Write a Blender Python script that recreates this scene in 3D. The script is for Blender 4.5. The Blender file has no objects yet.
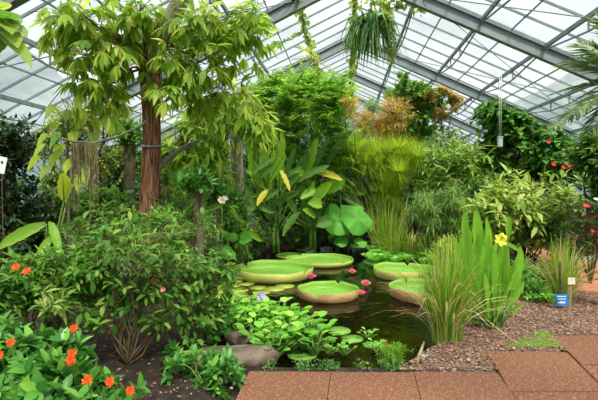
import bpy, math, random
import numpy as np
from mathutils import Vector

C = bpy.context.scene.collection
# ------------------------------------------------------------------ camera, sky, light, exposure
CAM_Z = 1.6
F = 450.0                      # focal length in pixels of the 598 x 400 frame
PITCH = math.atan(13.0 / F)
cam_d = bpy.data.cameras.new('camera')
cam_d.sensor_width = 36.0
cam_d.lens = 36.0 * F / 598.0
cam = bpy.data.objects.new('camera', cam_d)
C.objects.link(cam)
cam.location = (0, 0, CAM_Z)
cam.rotation_euler = (math.pi / 2 - PITCH, 0, 0)
cam_d.clip_end = 600
bpy.context.scene.camera = cam

w = bpy.data.worlds.new('overcast_sky')
bpy.context.scene.world = w
w.use_nodes = True
nt = w.node_tree
nt.nodes.clear()
o = nt.nodes.new('ShaderNodeOutputWorld')
bg = nt.nodes.new('ShaderNodeBackground')
tc = nt.nodes.new('ShaderNodeTexCoord')
sx = nt.nodes.new('ShaderNodeSeparateXYZ')
nt.links.new(tc.outputs['Generated'], sx.inputs[0])
mr = nt.nodes.new('ShaderNodeMapRange')      # an overcast sky is brightest overhead
mr.inputs[1].default_value = 0.35
mr.inputs[2].default_value = 0.9
mr.inputs[3].default_value = 0.80
mr.inputs[4].default_value = 3.1
nt.links.new(sx.outputs['Z'], mr.inputs[0])
ns = nt.nodes.new('ShaderNodeTexNoise')
ns.inputs['Scale'].default_value = 3.0
ns.inputs['Detail'].default_value = 4
nt.links.new(tc.outputs['Generated'], ns.inputs['Vector'])
rp = nt.nodes.new('ShaderNodeValToRGB')
rp.color_ramp.elements[0].position = 0.3
rp.color_ramp.elements[0].color = (0.78, 0.90, 1.0, 1)
rp.color_ramp.elements[1].position = 0.6
rp.color_ramp.elements[1].color = (0.97, 1.0, 1.0, 1)
nt.links.new(ns.outputs['Fac'], rp.inputs[0])
nt.links.new(rp.outputs[0], bg.inputs['Color'])
nt.links.new(mr.outputs[0], bg.inputs['Strength'])
nt.links.new(bg.outputs[0], o.inputs[0])

sun_d = bpy.data.lights.new('sun', 'SUN')
sun_d.energy = 6.0
sun_d.angle = math.radians(8)
sun_d.color = (1.0, 0.96, 0.86)
sun = bpy.data.objects.new('sun', sun_d)
sun.rotation_euler = (math.radians(32), math.radians(14), 0)
sun.location = (0, 0, 30)
C.objects.link(sun)

vs = bpy.context.scene.view_settings
vs.view_transform = 'Standard'
vs.look = 'None'
vs.gamma = 1.0
vs.use_curve_mapping = False
vs.exposure = 0.0

# ------------------------------------------------------------------ helpers
cp, sp = math.cos(PITCH), math.sin(PITCH)
def P(px, py, d):
    """world point that stands d metres ahead of the camera's spot, on the sight line of a photo point"""
    rx, rz, ry = (px - 299) / F, (200 - py) / F, 1.0
    y = ry * cp + rz * sp
    z = rz * cp - ry * sp
    return np.array([rx * d / y, d, CAM_Z + z * d / y])
def GP(px, py, z=0.0):
    """where a sight line meets the level z"""
    a = P(px, py, 1.0)
    s = (z - CAM_Z) / (a[2] - CAM_Z)
    return np.array([a[0] * s, s, z])
def rnd(a, b): return random.uniform(a, b)
def V(*a): return np.array(a, dtype=float)
def unit(v):
    v = np.asarray(v, dtype=float)
    return v / (np.linalg.norm(v, axis=-1, keepdims=True) + 1e-9)
def rdir():
    return unit(np.array([random.gauss(0, 1), random.gauss(0, 1), random.gauss(0, 1)]))

class Buf:
    """collects faces, then links them as one mesh object"""
    def __init__(s): s.v = []; s.f = []; s.m = []; s.n = 0
    def add(s, verts, faces, mi=0):
        verts = np.asarray(verts, dtype=float)
        s.v.append(verts)
        for f in faces: s.f.append(tuple(i + s.n for i in f))
        s.m += [mi] * len(faces)
        s.n += len(verts)
    def inst(s, tv, tf, Pn, D, U, S, W=None, mi=0):
        """many copies of a template (axis +Y, up +Z) laid at points Pn along D"""
        Pn = np.asarray(Pn, float); D = unit(D); U = np.asarray(U, float)
        Z = unit(U - (U * D).sum(1, keepdims=True) * D)
        X = np.cross(D, Z)
        S = np.asarray(S, float).reshape(-1, 1, 1)
        W = S if W is None else np.asarray(W, float).reshape(-1, 1, 1)
        vv = Pn[:, None] + W * tv[None, :, 0:1] * X[:, None] + S * tv[None, :, 1:2] * D[:, None] + S * tv[None, :, 2:3] * Z[:, None]
        k, n = len(tv), len(Pn)
        s.v.append(vv.reshape(-1, 3))
        base = s.n
        for i in range(n):
            b = base + i * k
            for f in tf: s.f.append(tuple(b + j for j in f))
        s.m += [mi] * (len(tf) * n)
        s.n += k * n
    def tube(s, pts, r, seg=5, mi=0, cap=True):
        pts = np.asarray(pts, float); n = len(pts)
        r = np.full(n, r) if np.isscalar(r) else np.asarray(r, float)
        t = np.gradient(pts, axis=0); t = unit(t)
        ref = V(0, 0, 1) if abs(t[0][2]) < .9 else V(1, 0, 0)
        a = unit(np.cross(t, ref)); b = np.cross(t, a)
        ang = np.linspace(0, 2 * math.pi, seg, endpoint=False)
        ring = a[:, None] * np.cos(ang)[None, :, None] + b[:, None] * np.sin(ang)[None, :, None]
        vv = pts[:, None] + ring * r[:, None, None]
        fs = [(i * seg + j, i * seg + (j + 1) % seg, (i + 1) * seg + (j + 1) % seg, (i + 1) * seg + j)
              for i in range(n - 1) for j in range(seg)]
        if cap: fs += [tuple(range(seg))[::-1], tuple((n - 1) * seg + j for j in range(seg))]
        s.add(vv.reshape(-1, 3), fs, mi)
    def box(s, c, size, ax=None, mi=0):
        c = np.asarray(c, float); hx, hy, hz = [q / 2 for q in size]
        A = np.eye(3) if ax is None else np.array([unit(q) for q in ax])
        vv = [c + A[0] * x * hx + A[1] * y * hy + A[2] * z * hz for x in (-1, 1) for y in (-1, 1) for z in (-1, 1)]
        s.add(vv, [(0, 1, 3, 2), (4, 6, 7, 5), (0, 4, 5, 1), (2, 3, 7, 6), (0, 2, 6, 4), (1, 5, 7, 3)], mi)
    def bar(s, a, b, wd, ht, up=(0, 0, 1), mi=0):
        a = np.asarray(a, float); b = np.asarray(b, float)
        d = b - a; L = np.linalg.norm(d); d = d / L
        x = unit(np.cross(d, up)); z = np.cross(x, d)
        s.box((a + b) / 2, (wd, L, ht), (x, d, z), mi)
    def build(s, name, mats, parent=None, smooth=True, origin=None):
        if not isinstance(mats, (list, tuple)): mats = [mats]
        v = np.concatenate(s.v) if s.v else np.zeros((0, 3))
        if parent is not None:
            p, off = parent, np.zeros(3)
            while p is not None:
                off += np.array(p.location); p = p.parent
            v = v - off
        elif origin is not None: v = v - np.array(origin)
        me = bpy.data.meshes.new(name)
        me.vertices.add(len(v)); me.vertices.foreach_set('co', v.astype(np.float32).ravel())
        lens = np.array([len(f) for f in s.f], dtype=np.int32)
        idx = np.array([i for f in s.f for i in f], dtype=np.int32)
        me.loops.add(len(idx)); me.loops.foreach_set('vertex_index', idx)
        me.polygons.add(len(lens))
        st = np.zeros(len(lens), dtype=np.int32); st[1:] = np.cumsum(lens)[:-1]
        me.polygons.foreach_set('loop_start', st); me.polygons.foreach_set('loop_total', lens)
        me.polygons.foreach_set('material_index', np.array(s.m, dtype=np.int32))
        me.polygons.foreach_set('use_smooth', np.full(len(lens), smooth))
        for m in mats: me.materials.append(m)
        me.update(calc_edges=True); me.validate()
        ob = bpy.data.objects.new(name, me)
        C.objects.link(ob)
        if parent is not None: ob.parent = parent
        elif origin is not None: ob.location = origin
        return ob

def thing(name, label, cat, loc, group=None):
    ob = bpy.data.objects.new(name, None)
    C.objects.link(ob)
    ob.location = tuple(float(q) for q in loc)
    ob.empty_display_size = .1
    tag(ob, label, cat, group)
    return ob
def tag(ob, label, cat, group=None, kind=None):
    ob['label'] = label; ob['category'] = cat
    if group: ob['group'] = group
    if kind: ob['kind'] = kind
    return ob
def struct(ob, label=None, cat=None):
    ob['kind'] = 'structure'
    if label: ob['label'] = label
    if cat: ob['category'] = cat
    return ob
def dup(root, loc, rz=0., sc=1., label=None):
    r = root.copy(); C.objects.link(r); r.location = tuple(float(q) for q in loc); r.rotation_euler = (0, 0, rz); r.scale = (sc, sc, sc)
    if label: r['label'] = label
    for ch in list(root.children):
        c = ch.copy(); C.objects.link(c); c.parent = r
        for g in list(ch.children):
            e = g.copy(); C.objects.link(e); e.parent = c
    return r

# ------------------------------------------------------------------ materials
def newmat(name):
    m = bpy.data.materials.new(name); m.use_nodes = True
    m.node_tree.nodes.clear()
    return m, m.node_tree, m.node_tree.nodes, m.node_tree.links
def leafmat(name, c1, c2, c3=None, trans=.38, rough=.48, spec=.3, patch=0):
    """c1..c2 vary leaf by leaf; c3 is a rarer tint (young or yellowing leaves); patch adds variegated blotches"""
    c1, c2, c3 = [None if c is None else tuple(min(.9, q * k_ if max(c) < .6 else q) for q, k_ in zip(c, (1.2, 1.1, 1.05))) for c in (c1, c2, c3)]
    m, t, n, l = newmat(name)
    out = n.new('ShaderNodeOutputMaterial'); geo = n.new('ShaderNodeNewGeometry')
    r = n.new('ShaderNodeValToRGB'); r.color_ramp.elements[0].color = (*c1, 1); r.color_ramp.elements[1].color = (*c2, 1)
    r.color_ramp.elements[0].position = .1; r.color_ramp.elements[1].position = .8
    if c3:
        e = r.color_ramp.elements.new(.93); e.color = (*c3, 1)
    l.new(geo.outputs['Random Per Island'], r.inputs[0])
    col = r.outputs[0]
    if patch:
        tc_ = n.new('ShaderNodeTexCoord'); nz = n.new('ShaderNodeTexNoise'); nz.inputs['Scale'].default_value = patch
        l.new(tc_.outputs['Object'], nz.inputs['Vector'])
        rr = n.new('ShaderNodeValToRGB'); rr.color_ramp.elements[0].position = .54; rr.color_ramp.elements[1].position = .62
        l.new(nz.outputs['Fac'], rr.inputs[0])
        mx = n.new('ShaderNodeMix'); mx.data_type = 'RGBA'
        l.new(rr.outputs[0], mx.inputs['Factor']); l.new(col, mx.inputs['A']); mx.inputs['B'].default_value = (*(c3 or c2), 1)
        col = mx.outputs['Result']
    pb = n.new('ShaderNodeBsdfPrincipled'); pb.inputs['Roughness'].default_value = rough
    pb.inputs['Specular IOR Level'].default_value = spec
    l.new(col, pb.inputs['Base Color'])
    tr = n.new('ShaderNodeBsdfTranslucent')
    hs = n.new('ShaderNodeHueSaturation'); hs.inputs['Hue'].default_value = .485; hs.inputs['Value'].default_value = 1.5
    l.new(col, hs.inputs['Color']); l.new(hs.outputs[0], tr.inputs[0])
    ms = n.new('ShaderNodeMixShader'); ms.inputs[0].default_value = trans
    l.new(pb.outputs[0], ms.inputs[1]); l.new(tr.outputs[0], ms.inputs[2]); l.new(ms.outputs[0], out.inputs[0])
    return m
def noisemat(name, cols, scale=8, detail=6, rough=.85, bump=.3, stretch=(1, 1, 1), spec=.3, bscale=None, metal=0, kind='noise', lh=(.3, .7)):
    m, t, n, l = newmat(name)
    out = n.new('ShaderNodeOutputMaterial'); pb = n.new('ShaderNodeBsdfPrincipled')
    tc_ = n.new('ShaderNodeTexCoord'); mp = n.new('ShaderNodeMapping'); mp.inputs['Scale'].default_value = stretch
    l.new(tc_.outputs['Object'], mp.inputs[0])
    if kind == 'voronoi':
        nz = n.new('ShaderNodeTexVoronoi'); nz.inputs['Scale'].default_value = scale; fac = nz.outputs['Color']
    else:
        nz = n.new('ShaderNodeTexNoise'); nz.inputs['Scale'].default_value = scale; nz.inputs['Detail'].default_value = detail; nz.inputs['Roughness'].default_value = .65
        fac = nz.outputs['Fac']
    l.new(mp.outputs[0], nz.inputs['Vector'])
    r = n.new('ShaderNodeValToRGB'); k = len(cols)
    lo, hi = lh if kind == 'noise' else (0, 1)
    r.color_ramp.elements[0].color = (*cols[0], 1); r.color_ramp.elements[0].position = lo
    r.color_ramp.elements[1].color = (*cols[-1], 1); r.color_ramp.elements[1].position = hi
    for i in range(1, k - 1):
        e = r.color_ramp.elements.new(lo + (hi - lo) * i / (k - 1)); e.color = (*cols[i], 1)
    l.new(fac, r.inputs[0]); l.new(r.outputs[0], pb.inputs['Base Color'])
    pb.inputs['Roughness'].default_value = rough; pb.inputs['Specular IOR Level'].default_value = spec; pb.inputs['Metallic'].default_value = metal
    if bump:
        nb = n.new('ShaderNodeTexNoise'); nb.inputs['Scale'].default_value = bscale or scale * 3; nb.inputs['Detail'].default_value = 5
        l.new(mp.outputs[0], nb.inputs['Vector'])
        bp = n.new('ShaderNodeBump'); bp.inputs['Strength'].default_value = bump; bp.inputs['Distance'].default_value = .02
        l.new(nb.outputs['Fac'], bp.inputs['Height']); l.new(bp.outputs[0], pb.inputs['Normal'])
    l.new(pb.outputs[0], out.inputs[0])
    return m
def plain(name, c, rough=.5, metal=0, spec=.4):
    m, t, n, l = newmat(name)
    out = n.new('ShaderNodeOutputMaterial'); pb = n.new('ShaderNodeBsdfPrincipled')
    pb.inputs['Base Color'].default_value = (*c, 1); pb.inputs['Roughness'].default_value = rough
    pb.inputs['Metallic'].default_value = metal; pb.inputs['Specular IOR Level'].default_value = spec
    l.new(pb.outputs[0], out.inputs[0]); return m

M = {}
M['steel'] = noisemat('galvanised_steel', [(.17, .2, .21), (.26, .29, .3)], 3, bump=0, rough=.5, metal=.2)
M['bar'] = noisemat('glazing_bar_metal', [(.13, .155, .16), (.22, .25, .255)], 3, bump=0, rough=.55, metal=.1)
M['concrete'] = noisemat('concrete', [(.25, .24, .22), (.4, .39, .36)], 5)
M['soil'] = noisemat('dark_soil', [(.008, .005, .003), (.025, .014, .009), (.06, .036, .023)], 9, bump=1, bscale=40)
M['mulchbase'] = noisemat('mulch', [(.07, .04, .03), (.17, .10, .075), (.33, .23, .18)], 60, bump=1, bscale=90)
M['chip'] = leafmat('bark_chip', (.12, .07, .045), (.27, .165, .115), (.40, .28, .20), trans=.0, rough=.85, spec=.2)
M['slab'] = noisemat('red_exposed_aggregate', [(.09, .03, .014), (.165, .06, .028), (.22, .09, .046), (.42, .27, .18)], 75, detail=3, bump=.5, bscale=150, rough=.85)
M['terra'] = noisemat('terracotta_path', [(.30, .11, .05), (.46, .18, .08), (.5, .22, .11)], 6, bump=.3, bscale=60)
M['rock'] = noisemat('weathered_rock', [(.05, .037, .025), (.14, .10, .07), (.23, .175, .125)], 6, bump=.8, bscale=20)
M['pondbed'] = noisemat('pond_mud', [(.012, .011, .006), (.04, .034, .018)], 3, bump=.2)
M['redbark'] = noisemat('stringy_red_bark', [(.03, .012, .008), (.20, .075, .035), (.27, .115, .06), (.45, .24, .14)], 11, bump=1, stretch=(3, 3, .3), bscale=14, lh=(.38, .62))
M['greybark'] = noisemat('grey_mossy_bark', [(.05, .05, .03), (.15, .14, .09), (.24, .22, .16)], 14, bump=1, stretch=(2, 2, .5))
M['palebark'] = noisemat('pale_smooth_bark', [(.13, .10, .06), (.32, .27, .19), (.44, .4, .32)], 6, bump=.6, stretch=(2, 2, .5))
M['twig'] = noisemat('twig', [(.07, .06, .025), (.15, .12, .055)], 10, bump=0)
M['greenstem'] = noisemat('green_stem', [(.07, .13, .02), (.14, .24, .045)], 10, bump=0, rough=.5)
M['redstem'] = noisemat('reddish_stem', [(.10, .06, .03), (.2, .11, .06)], 10, bump=0)
M['strawstem'] = noisemat('straw_stem', [(.25, .2, .08), (.4, .34, .17)], 10, bump=0)
def glass():
    m, t, n, l = newmat('clouded_glass')
    out = n.new('ShaderNodeOutputMaterial')
    tr = n.new('ShaderNodeBsdfTransparent'); tr.inputs[0].default_value = (.93, .97, .97, 1)
    gl = n.new('ShaderNodeBsdfGlossy'); gl.inputs['Roughness'].default_value = .05
    tl = n.new('ShaderNodeBsdfTranslucent'); tl.inputs[0].default_value = (.9, .93, .93, 1)
    tc_ = n.new('ShaderNodeTexCoord'); nz = n.new('ShaderNodeTexNoise'); nz.inputs['Scale'].default_value = .5; nz.inputs['Detail'].default_value = 5
    l.new(tc_.outputs['Object'], nz.inputs['Vector'])
    mr_ = n.new('ShaderNodeMapRange'); mr_.inputs[1].default_value = .35; mr_.inputs[2].default_value = .7; mr_.inputs[3].default_value = .08; mr_.inputs[4].default_value = .24
    l.new(nz.outputs['Fac'], mr_.inputs[0])
    m1 = n.new('ShaderNodeMixShader'); l.new(mr_.outputs[0], m1.inputs[0]); l.new(tr.outputs[0], m1.inputs[1]); l.new(tl.outputs[0], m1.inputs[2])
    fr_ = n.new('ShaderNodeLayerWeight'); fr_.inputs[0].default_value = .5
    pw = n.new('ShaderNodeMath'); pw.operation = 'POWER'; pw.inputs[1].default_value = 4; l.new(fr_.outputs['Facing'], pw.inputs[0])
    fr = n.new('ShaderNodeMath'); fr.operation = 'MULTIPLY_ADD'; fr.inputs[1].default_value = .4; fr.inputs[2].default_value = .02; l.new(pw.outputs[0], fr.inputs[0])
    m2 = n.new('ShaderNodeMixShader'); l.new(fr.outputs[0], m2.inputs[0]); l.new(m1.outputs[0], m2.inputs[1]); l.new(gl.outputs[0], m2.inputs[2])
    l.new(m2.outputs[0], out.inputs[0]); return m
M['glass'] = glass()
def water():
    m, t, n, l = newmat('pond_water')
    out = n.new('ShaderNodeOutputMaterial')
    tr = n.new('ShaderNodeBsdfTransparent'); tr.inputs[0].default_value = (.42, .40, .22, 1)
    gl = n.new('ShaderNodeBsdfGlossy'); gl.inputs['Roughness'].default_value = .03
    nz = n.new('ShaderNodeTexNoise'); nz.inputs['Scale'].default_value = 7
    tc_ = n.new('ShaderNodeTexCoord'); l.new(tc_.outputs['Object'], nz.inputs['Vector'])
    bp = n.new('ShaderNodeBump'); bp.inputs['Strength'].default_value = .45; bp.inputs['Distance'].default_value = .02
    l.new(nz.outputs['Fac'], bp.inputs['Height']); l.new(bp.outputs[0], gl.inputs['Normal'])
    fr = n.new('ShaderNodeFresnel'); fr.inputs[0].default_value = 1.33
    ms = n.new('ShaderNodeMixShader'); l.new(fr.outputs[0], ms.inputs[0]); l.new(tr.outputs[0], ms.inputs[1]); l.new(gl.outputs[0], ms.inputs[2])
    l.new(ms.outputs[0], out.inputs[0]); return m
M['water'] = water()
L_ = leafmat
M['tree'] = L_('tree_leaf', (.12, .26, .025), (.27, .45, .05), (.45, .5, .07), trans=.55)
M['shrub'] = L_('shrub_leaf', (.05, .17, .02), (.13, .33, .04), (.26, .40, .07))
M['shrubfine'] = L_('fine_shrub_leaf', (.08, .19, .03), (.17, .33, .06), (.34, .32, .13))
M['impatiens'] = L_('glossy_green_leaf', (.03, .14, .022), (.085, .28, .035), (.18, .40, .06), rough=.35, trans=.3)
M['dark'] = L_('dark_evergreen_leaf', (.012, .032, .010), (.03, .075, .02), (.06, .14, .04), trans=.2)
M['dark2'] = L_('deep_green_leaf', (.025, .09, .014), (.08, .21, .03), (.18, .34, .05), trans=.3)
M['bamboo'] = L_('bamboo_leaf', (.10, .28, .025), (.22, .50, .05), (.42, .55, .08), trans=.5)
M['lime'] = L_('lime_leaf', (.20, .34, .02), (.36, .48, .04), (.5, .42, .05), trans=.45)
M['banana'] = L_('banana_leaf', (.10, .28, .022), (.22, .42, .035), trans=.4, rough=.35)
M['bananad'] = L_('deep_banana_leaf', (.045, .13, .02), (.10, .24, .04), trans=.35, rough=.4)
M['yellow'] = L_('yellowing_leaf', (.55, .42, .03), (.5, .5, .05), trans=.4)
M['lotus'] = L_('lotus_leaf', (.09, .36, .04), (.14, .45, .06), trans=.35, rough=.5)
M['papyrus'] = L_('papyrus_thread', (.20, .38, .02), (.36, .54, .04), (.55, .55, .08), trans=.5)
M['papyruso'] = L_('withered_papyrus_thread', (.34, .36, .05), (.58, .42, .10), (.62, .30, .10), trans=.4)
M['sedge'] = L_('sedge_leaf', (.09, .24, .05), (.20, .42, .11), (.45, .42, .12))
M['ginger'] = L_('striped_ginger_leaf', (.12, .27, .03), (.28, .44, .09), (.50, .60, .22))
M['croton'] = L_('variegated_leaf', (.12, .26, .03), (.28, .42, .05), (.58, .64, .20), patch=5)
M['creeper'] = L_('creeper_leaf', (.03, .12, .018), (.09, .27, .035), (.2, .4, .06), trans=.3)
M['orangeleaf'] = L_('bronze_leaf', (.20, .32, .06), (.55, .40, .13), (.70, .40, .18))
M['grass'] = L_('grass_blade', (.13, .30, .02), (.30, .44, .04), (.5, .48, .12), trans=.4)
M['tallgrass'] = L_('tall_grass_blade', (.08, .25, .015), (.20, .40, .03), (.45, .45, .08), trans=.35)
M['straw'] = L_('straw_blade', (.5, .42, .14), (.72, .62, .32), trans=.3)
M['canna'] = L_('canna_leaf', (.11, .32, .025), (.20, .46, .04), trans=.4, rough=.38)
M['palm'] = L_('palm_leaflet', (.06, .13, .035), (.13, .22, .07), (.25, .32, .12), rough=.4)
M['hyacinth'] = L_('hyacinth_leaf', (.09, .30, .03), (.20, .50, .05), (.36, .6, .08), rough=.3, trans=.35)
M['moss'] = L_('moss', (.07, .22, .01), (.16, .36, .02), trans=.2)
M['hangmoss'] = L_('hanging_root', (.13, .11, .05), (.28, .24, .12), trans=.2, rough=.9)
M['pad'] = noisemat('giant_pad_green', [(.12, .29, .03), (.17, .35, .045), (.23, .41, .06)], 7, bump=.5, bscale=18, rough=.4)
M['padrim'] = L_('pad_rim_outside', (.55, .58, .12), (.66, .62, .18), trans=.15, rough=.5)
M['padrimred'] = noisemat('pad_rim_reddish', [(.32, .10, .05), (.55, .33, .14), (.56, .48, .15)], 5, bump=.3, stretch=(1, 1, 4), rough=.5)
M['padin'] = L_('pad_rim_inside', (.20, .40, .05), (.22, .43, .06), trans=.2, rough=.45)
M['lilypad'] = L_('small_pad', (.16, .26, .03), (.34, .42, .07), (.55, .33, .14), trans=.1, rough=.35)
M['lilyred'] = L_('reddish_pad', (.5, .22, .12), (.55, .3, .12), trans=.1)
M['pink'] = L_('pink_petal', (.8, .16, .2), (.85, .3, .32), trans=.3)
M['crimson'] = L_('crimson_petal', (.3, .01, .03), (.45, .02, .05), trans=.2)
M['orange'] = L_('orange_petal', (.90, .13, .02), (.95, .26, .04), trans=.3)
M['yellowp'] = L_('yellow_petal', (.85, .75, .05), (.9, .8, .1), trans=.3)
M['white'] = L_('cream_petal', (.8, .7, .45), (.85, .78, .6), trans=.3)
M['violet'] = L_('violet_petal', (.42, .32, .75), (.5, .42, .8), trans=.3)
M['red'] = L_('red_petal', (.55, .02, .02), (.75, .05, .04), trans=.3)
M['brom'] = L_('bromeliad_leaf', (.03, .09, .025), (.09, .2, .05), (.2, .04, .03), rough=.3)
M['vine'] = L_('vine_leaf', (.14, .28, .04), (.32, .45, .08), (.5, .5, .1), trans=.5)
M['blue'] = plain('blue_sign_plastic', (.01, .17, .42), .35)
M['cream'] = plain('cream_sign_plastic', (.72, .62, .42), .5)
M['whitep'] = plain('white_plastic', (.75, .78, .78), .4)
M['paleblue'] = plain('pale_blue_label', (.5, .62, .66), .4)
M['greybox'] = plain('grey_box', (.35, .39, .4), .4)

# ------------------------------------------------------------------ leaf templates (axis +Y, unit length)
def blade_t(wd, rows, fold=.15, curl=.15, tip=1.0):
    """rows: (t, half width share)"""
    v = [(0, 0, 0)]; f = []
    for t, h in rows:
        z = -curl * t * t
        v += [(-wd * h / 2, t, z + fold * wd * h), (0, t, z), (wd * h / 2, t, z + fold * wd * h)]
    v.append((0, tip, -curl * tip * tip))
    n = len(rows)
    f += [(0, 2, 1), (0, 3, 2)]
    for i in range(n - 1):
        a = 1 + 3 * i
        f += [(a, a + 1, a + 4, a + 3), (a + 1, a + 2, a + 5, a + 4)]
    a = 1 + 3 * (n - 1); e = len(v) - 1
    f += [(a, a + 1, e), (a + 1, a + 2, e)]
    return np.array(v, float), f
T_LANCE = blade_t(.28, [(.25, .8), (.55, 1), (.82, .5)], curl=.25)
T_OVAL = blade_t(.48, [(.2, .75), (.5, 1), (.8, .6)], curl=.2)
T_SMALL = blade_t(.5, [(.45, 1)], curl=.15)
T_NARROW = blade_t(.14, [(.4, 1)], curl=.2)
T_THREAD = (np.array([(-.009, 0, 0), (.009, 0, 0), (.009, .6, -.02), (-.009, .6, -.02), (0, 1, -.10)], float), [(0, 1, 2, 3), (3, 2, 4)])
T_HEART = blade_t(.8, [(.02, .65), (.22, 1), (.5, .85), (.8, .38)], fold=.08, curl=.25)
T_ROUND = blade_t(.9, [(.12, .7), (.4, 1), (.75, .85), (.93, .5)], fold=.12, curl=.12)
T_PETAL = blade_t(.6, [(.3, .6), (.7, 1), (.92, .7)], fold=.1, curl=-.1)

# ------------------------------------------------------------------ plants
def roof_at(p):
    u = .995 * (p[0] - .24) - .0995 * p[1]
    return 5.9 - .47 * abs(u)
def ell(px, py, d, rx, ry, rd=None):
    """crown volume centred on a sight line d metres ahead; radii rx, ry in photo pixels at that distance"""
    c = P(px, py, d)
    a, b = rx * d / F, ry * d / F
    return c, V(a, rd if rd else (a + b) / 2, b)
def curve(a, b, sag=0., wob=0., n=5):
    a = np.asarray(a, float); b = np.asarray(b, float)
    t = np.linspace(0, 1, n)[:, None]
    p = a + (b - a) * t
    p[:, 2] += sag * 4 * t[:, 0] * (1 - t[:, 0])
    if wob:
        q = np.array([[rnd(-wob, wob) for _ in range(3)] for _ in range(n)]); q[0] = q[-1] = 0
        p += q
    return p
def shrub(name, label, cat, base, ells, n, tmpl, ls, mat, slen=.35, nl=9, bark='twig', droop=.25, up=.4, nb=6, mode='alt',
          br=.012, seed=1, group=None, trunk=None, jit=.45, extra=None, lvar=.35, inner=.5, ldroop=.15, root=None, wide=1., crown='foliage'):
    random.seed(seed)
    base = np.asarray(base, float)
    root = root or thing(name, label, cat, base, group)
    fol, tb = Buf(), Buf()
    wts = [float(np.prod(r)) ** .67 for c, r in ells]
    nodes = []
    start = base
    if trunk is not None:
        start = np.asarray(trunk, float); nodes.append(start)
    for k in range(max(nb, len(ells))):
        c, r = ells[k] if k < len(ells) else random.choices(ells, wts)[0]
        tgt = c + r * rdir() * rnd(0, .55)
        tgt[2] = max(tgt[2], start[2] * 0 + .05)
        pts = curve(start, tgt, wob=.05 * np.linalg.norm(tgt - start) , n=7)
        if trunk is None: pts[:, 2] += np.sin(np.linspace(0, math.pi, 7)) * .05
        tb.tube(pts, np.linspace(br * 1.6, br * .5, 7), 5)
        nodes += list(pts[2:])
    N = np.array(nodes)
    LP, LD, LU, LS = [], [], [], []
    for k in range(n):
        c, r = random.choices(ells, wts)[0]
        dr = rdir(); rr = rnd(inner, 1.0) * (1 + .3 * math.sin(5 * dr[0] + seed) * math.sin(4 * dr[2] + k % 7))
        if random.random() < .12: rr *= 1.22
        tip = c + r * dr * rr
        tip[2] = min(tip[2], roof_at(tip) - .2)
        u_ = .995 * (tip[0] - .24) - .0995 * tip[1]
        if abs(u_) > 7.0: tip[0] -= math.copysign(abs(u_) - 7.0 + rnd(0, .5), u_)
        out = unit(dr / (r / r.max()))
        D = unit(out * .7 + V(0, 0, up) + rdir() * jit)
        L = slen * rnd(.7, 1.25)
        s0 = tip - D * L
        if s0[2] < .03: s0[2] = .03
        j = ((N - s0) ** 2).sum(1).argmin()
        tb.tube(np.array([N[j], (N[j] + s0) / 2 + V(0, 0, .02), s0]), [br * .4, br * .3, br * .25], 3, cap=False)
        ts = np.linspace(0, 1, 5)
        st = s0 + D * L * ts[:, None]; st[:, 2] -= droop * L * ts ** 2
        tb.tube(st, np.linspace(br * .25, br * .1, 5), 3, cap=False)
        side = unit(np.cross(D, V(0, 0, 1) + rdir() * .2)); sd2 = np.cross(D, side)
        if mode in ('alt', 'opp'):
            for i in range(nl):
                t = .12 + .88 * (i + 1) / nl
                p = s0 + D * L * t; p = p - V(0, 0, droop * L * t * t)
                a = i * (2.4 if mode == 'alt' else math.pi) + rnd(-.3, .3)
                q = side * math.cos(a) + sd2 * math.sin(a) * (.8 if mode == 'alt' else .25)
                LP.append(p); LD.append(q * .85 + D * (.5 + .5 * t) + V(0, 0, -ldroop) + rdir() * .18)
                LU.append(V(0, 0, 1) + rdir() * .35 + out * .2); LS.append(ls * rnd(1 - lvar, 1 + lvar * .6) * (1 - .3 * (i == 0)))
        elif mode == 'palm':      # leaflets fanned like a hand at the end of each leaf stalk
            for i in range(nl):
                t = .3 + .7 * (i + 1) / nl
                p = s0 + D * L * t; p = p - V(0, 0, droop * L * t * t)
                a = i * 2.4
                q = unit(side * math.cos(a) + sd2 * math.sin(a) * .5 + D * .7 + V(0, 0, -.1))
                e = p + q * ls * .7
                tb.tube(np.array([p, e]), br * .1, 3, cap=False)
                x = unit(np.cross(q, V(0, 0, 1) + rdir() * .3)); z = np.cross(x, q)
                for j2, an in enumerate((-1.5, -.95, -.45, 0, .45, .95, 1.5)):
                    if random.random() < .08: continue
                    dd = q * math.cos(an) + x * math.sin(an) + V(0, 0, -.35 - .55 * random.random())
                    LP.append(e); LD.append(dd); LU.append(V(0, 0, 1) + out * .3 + rdir() * .2)
                    LS.append(ls * (1 - .16 * abs(an)) * rnd(.8, 1.15))
        elif mode == 'ros':       # a whorl of leaves at the tip
            p = st[-1]
            for i in range(nl):
                a = i * 2.4; e = .25 + .7 * i / nl
                q = side * math.cos(a) + sd2 * math.sin(a)
                LP.append(p - D * .02 * (nl - i) * ls * 3); LD.append(q * (1.1 - .6 * i / nl) + D * e + V(0, 0, -ldroop) + rdir() * .12)
                LU.append(D + V(0, 0, .3)); LS.append(ls * rnd(1 - lvar, 1.1))
    if LP: fol.inst(tmpl[0], tmpl[1], LP, LD, LU, LS, np.array(LS) * wide)
    fo = fol.build(crown, M[mat], root)
    tb.build('branches', M[bark], root)
    return root, fo, N
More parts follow.
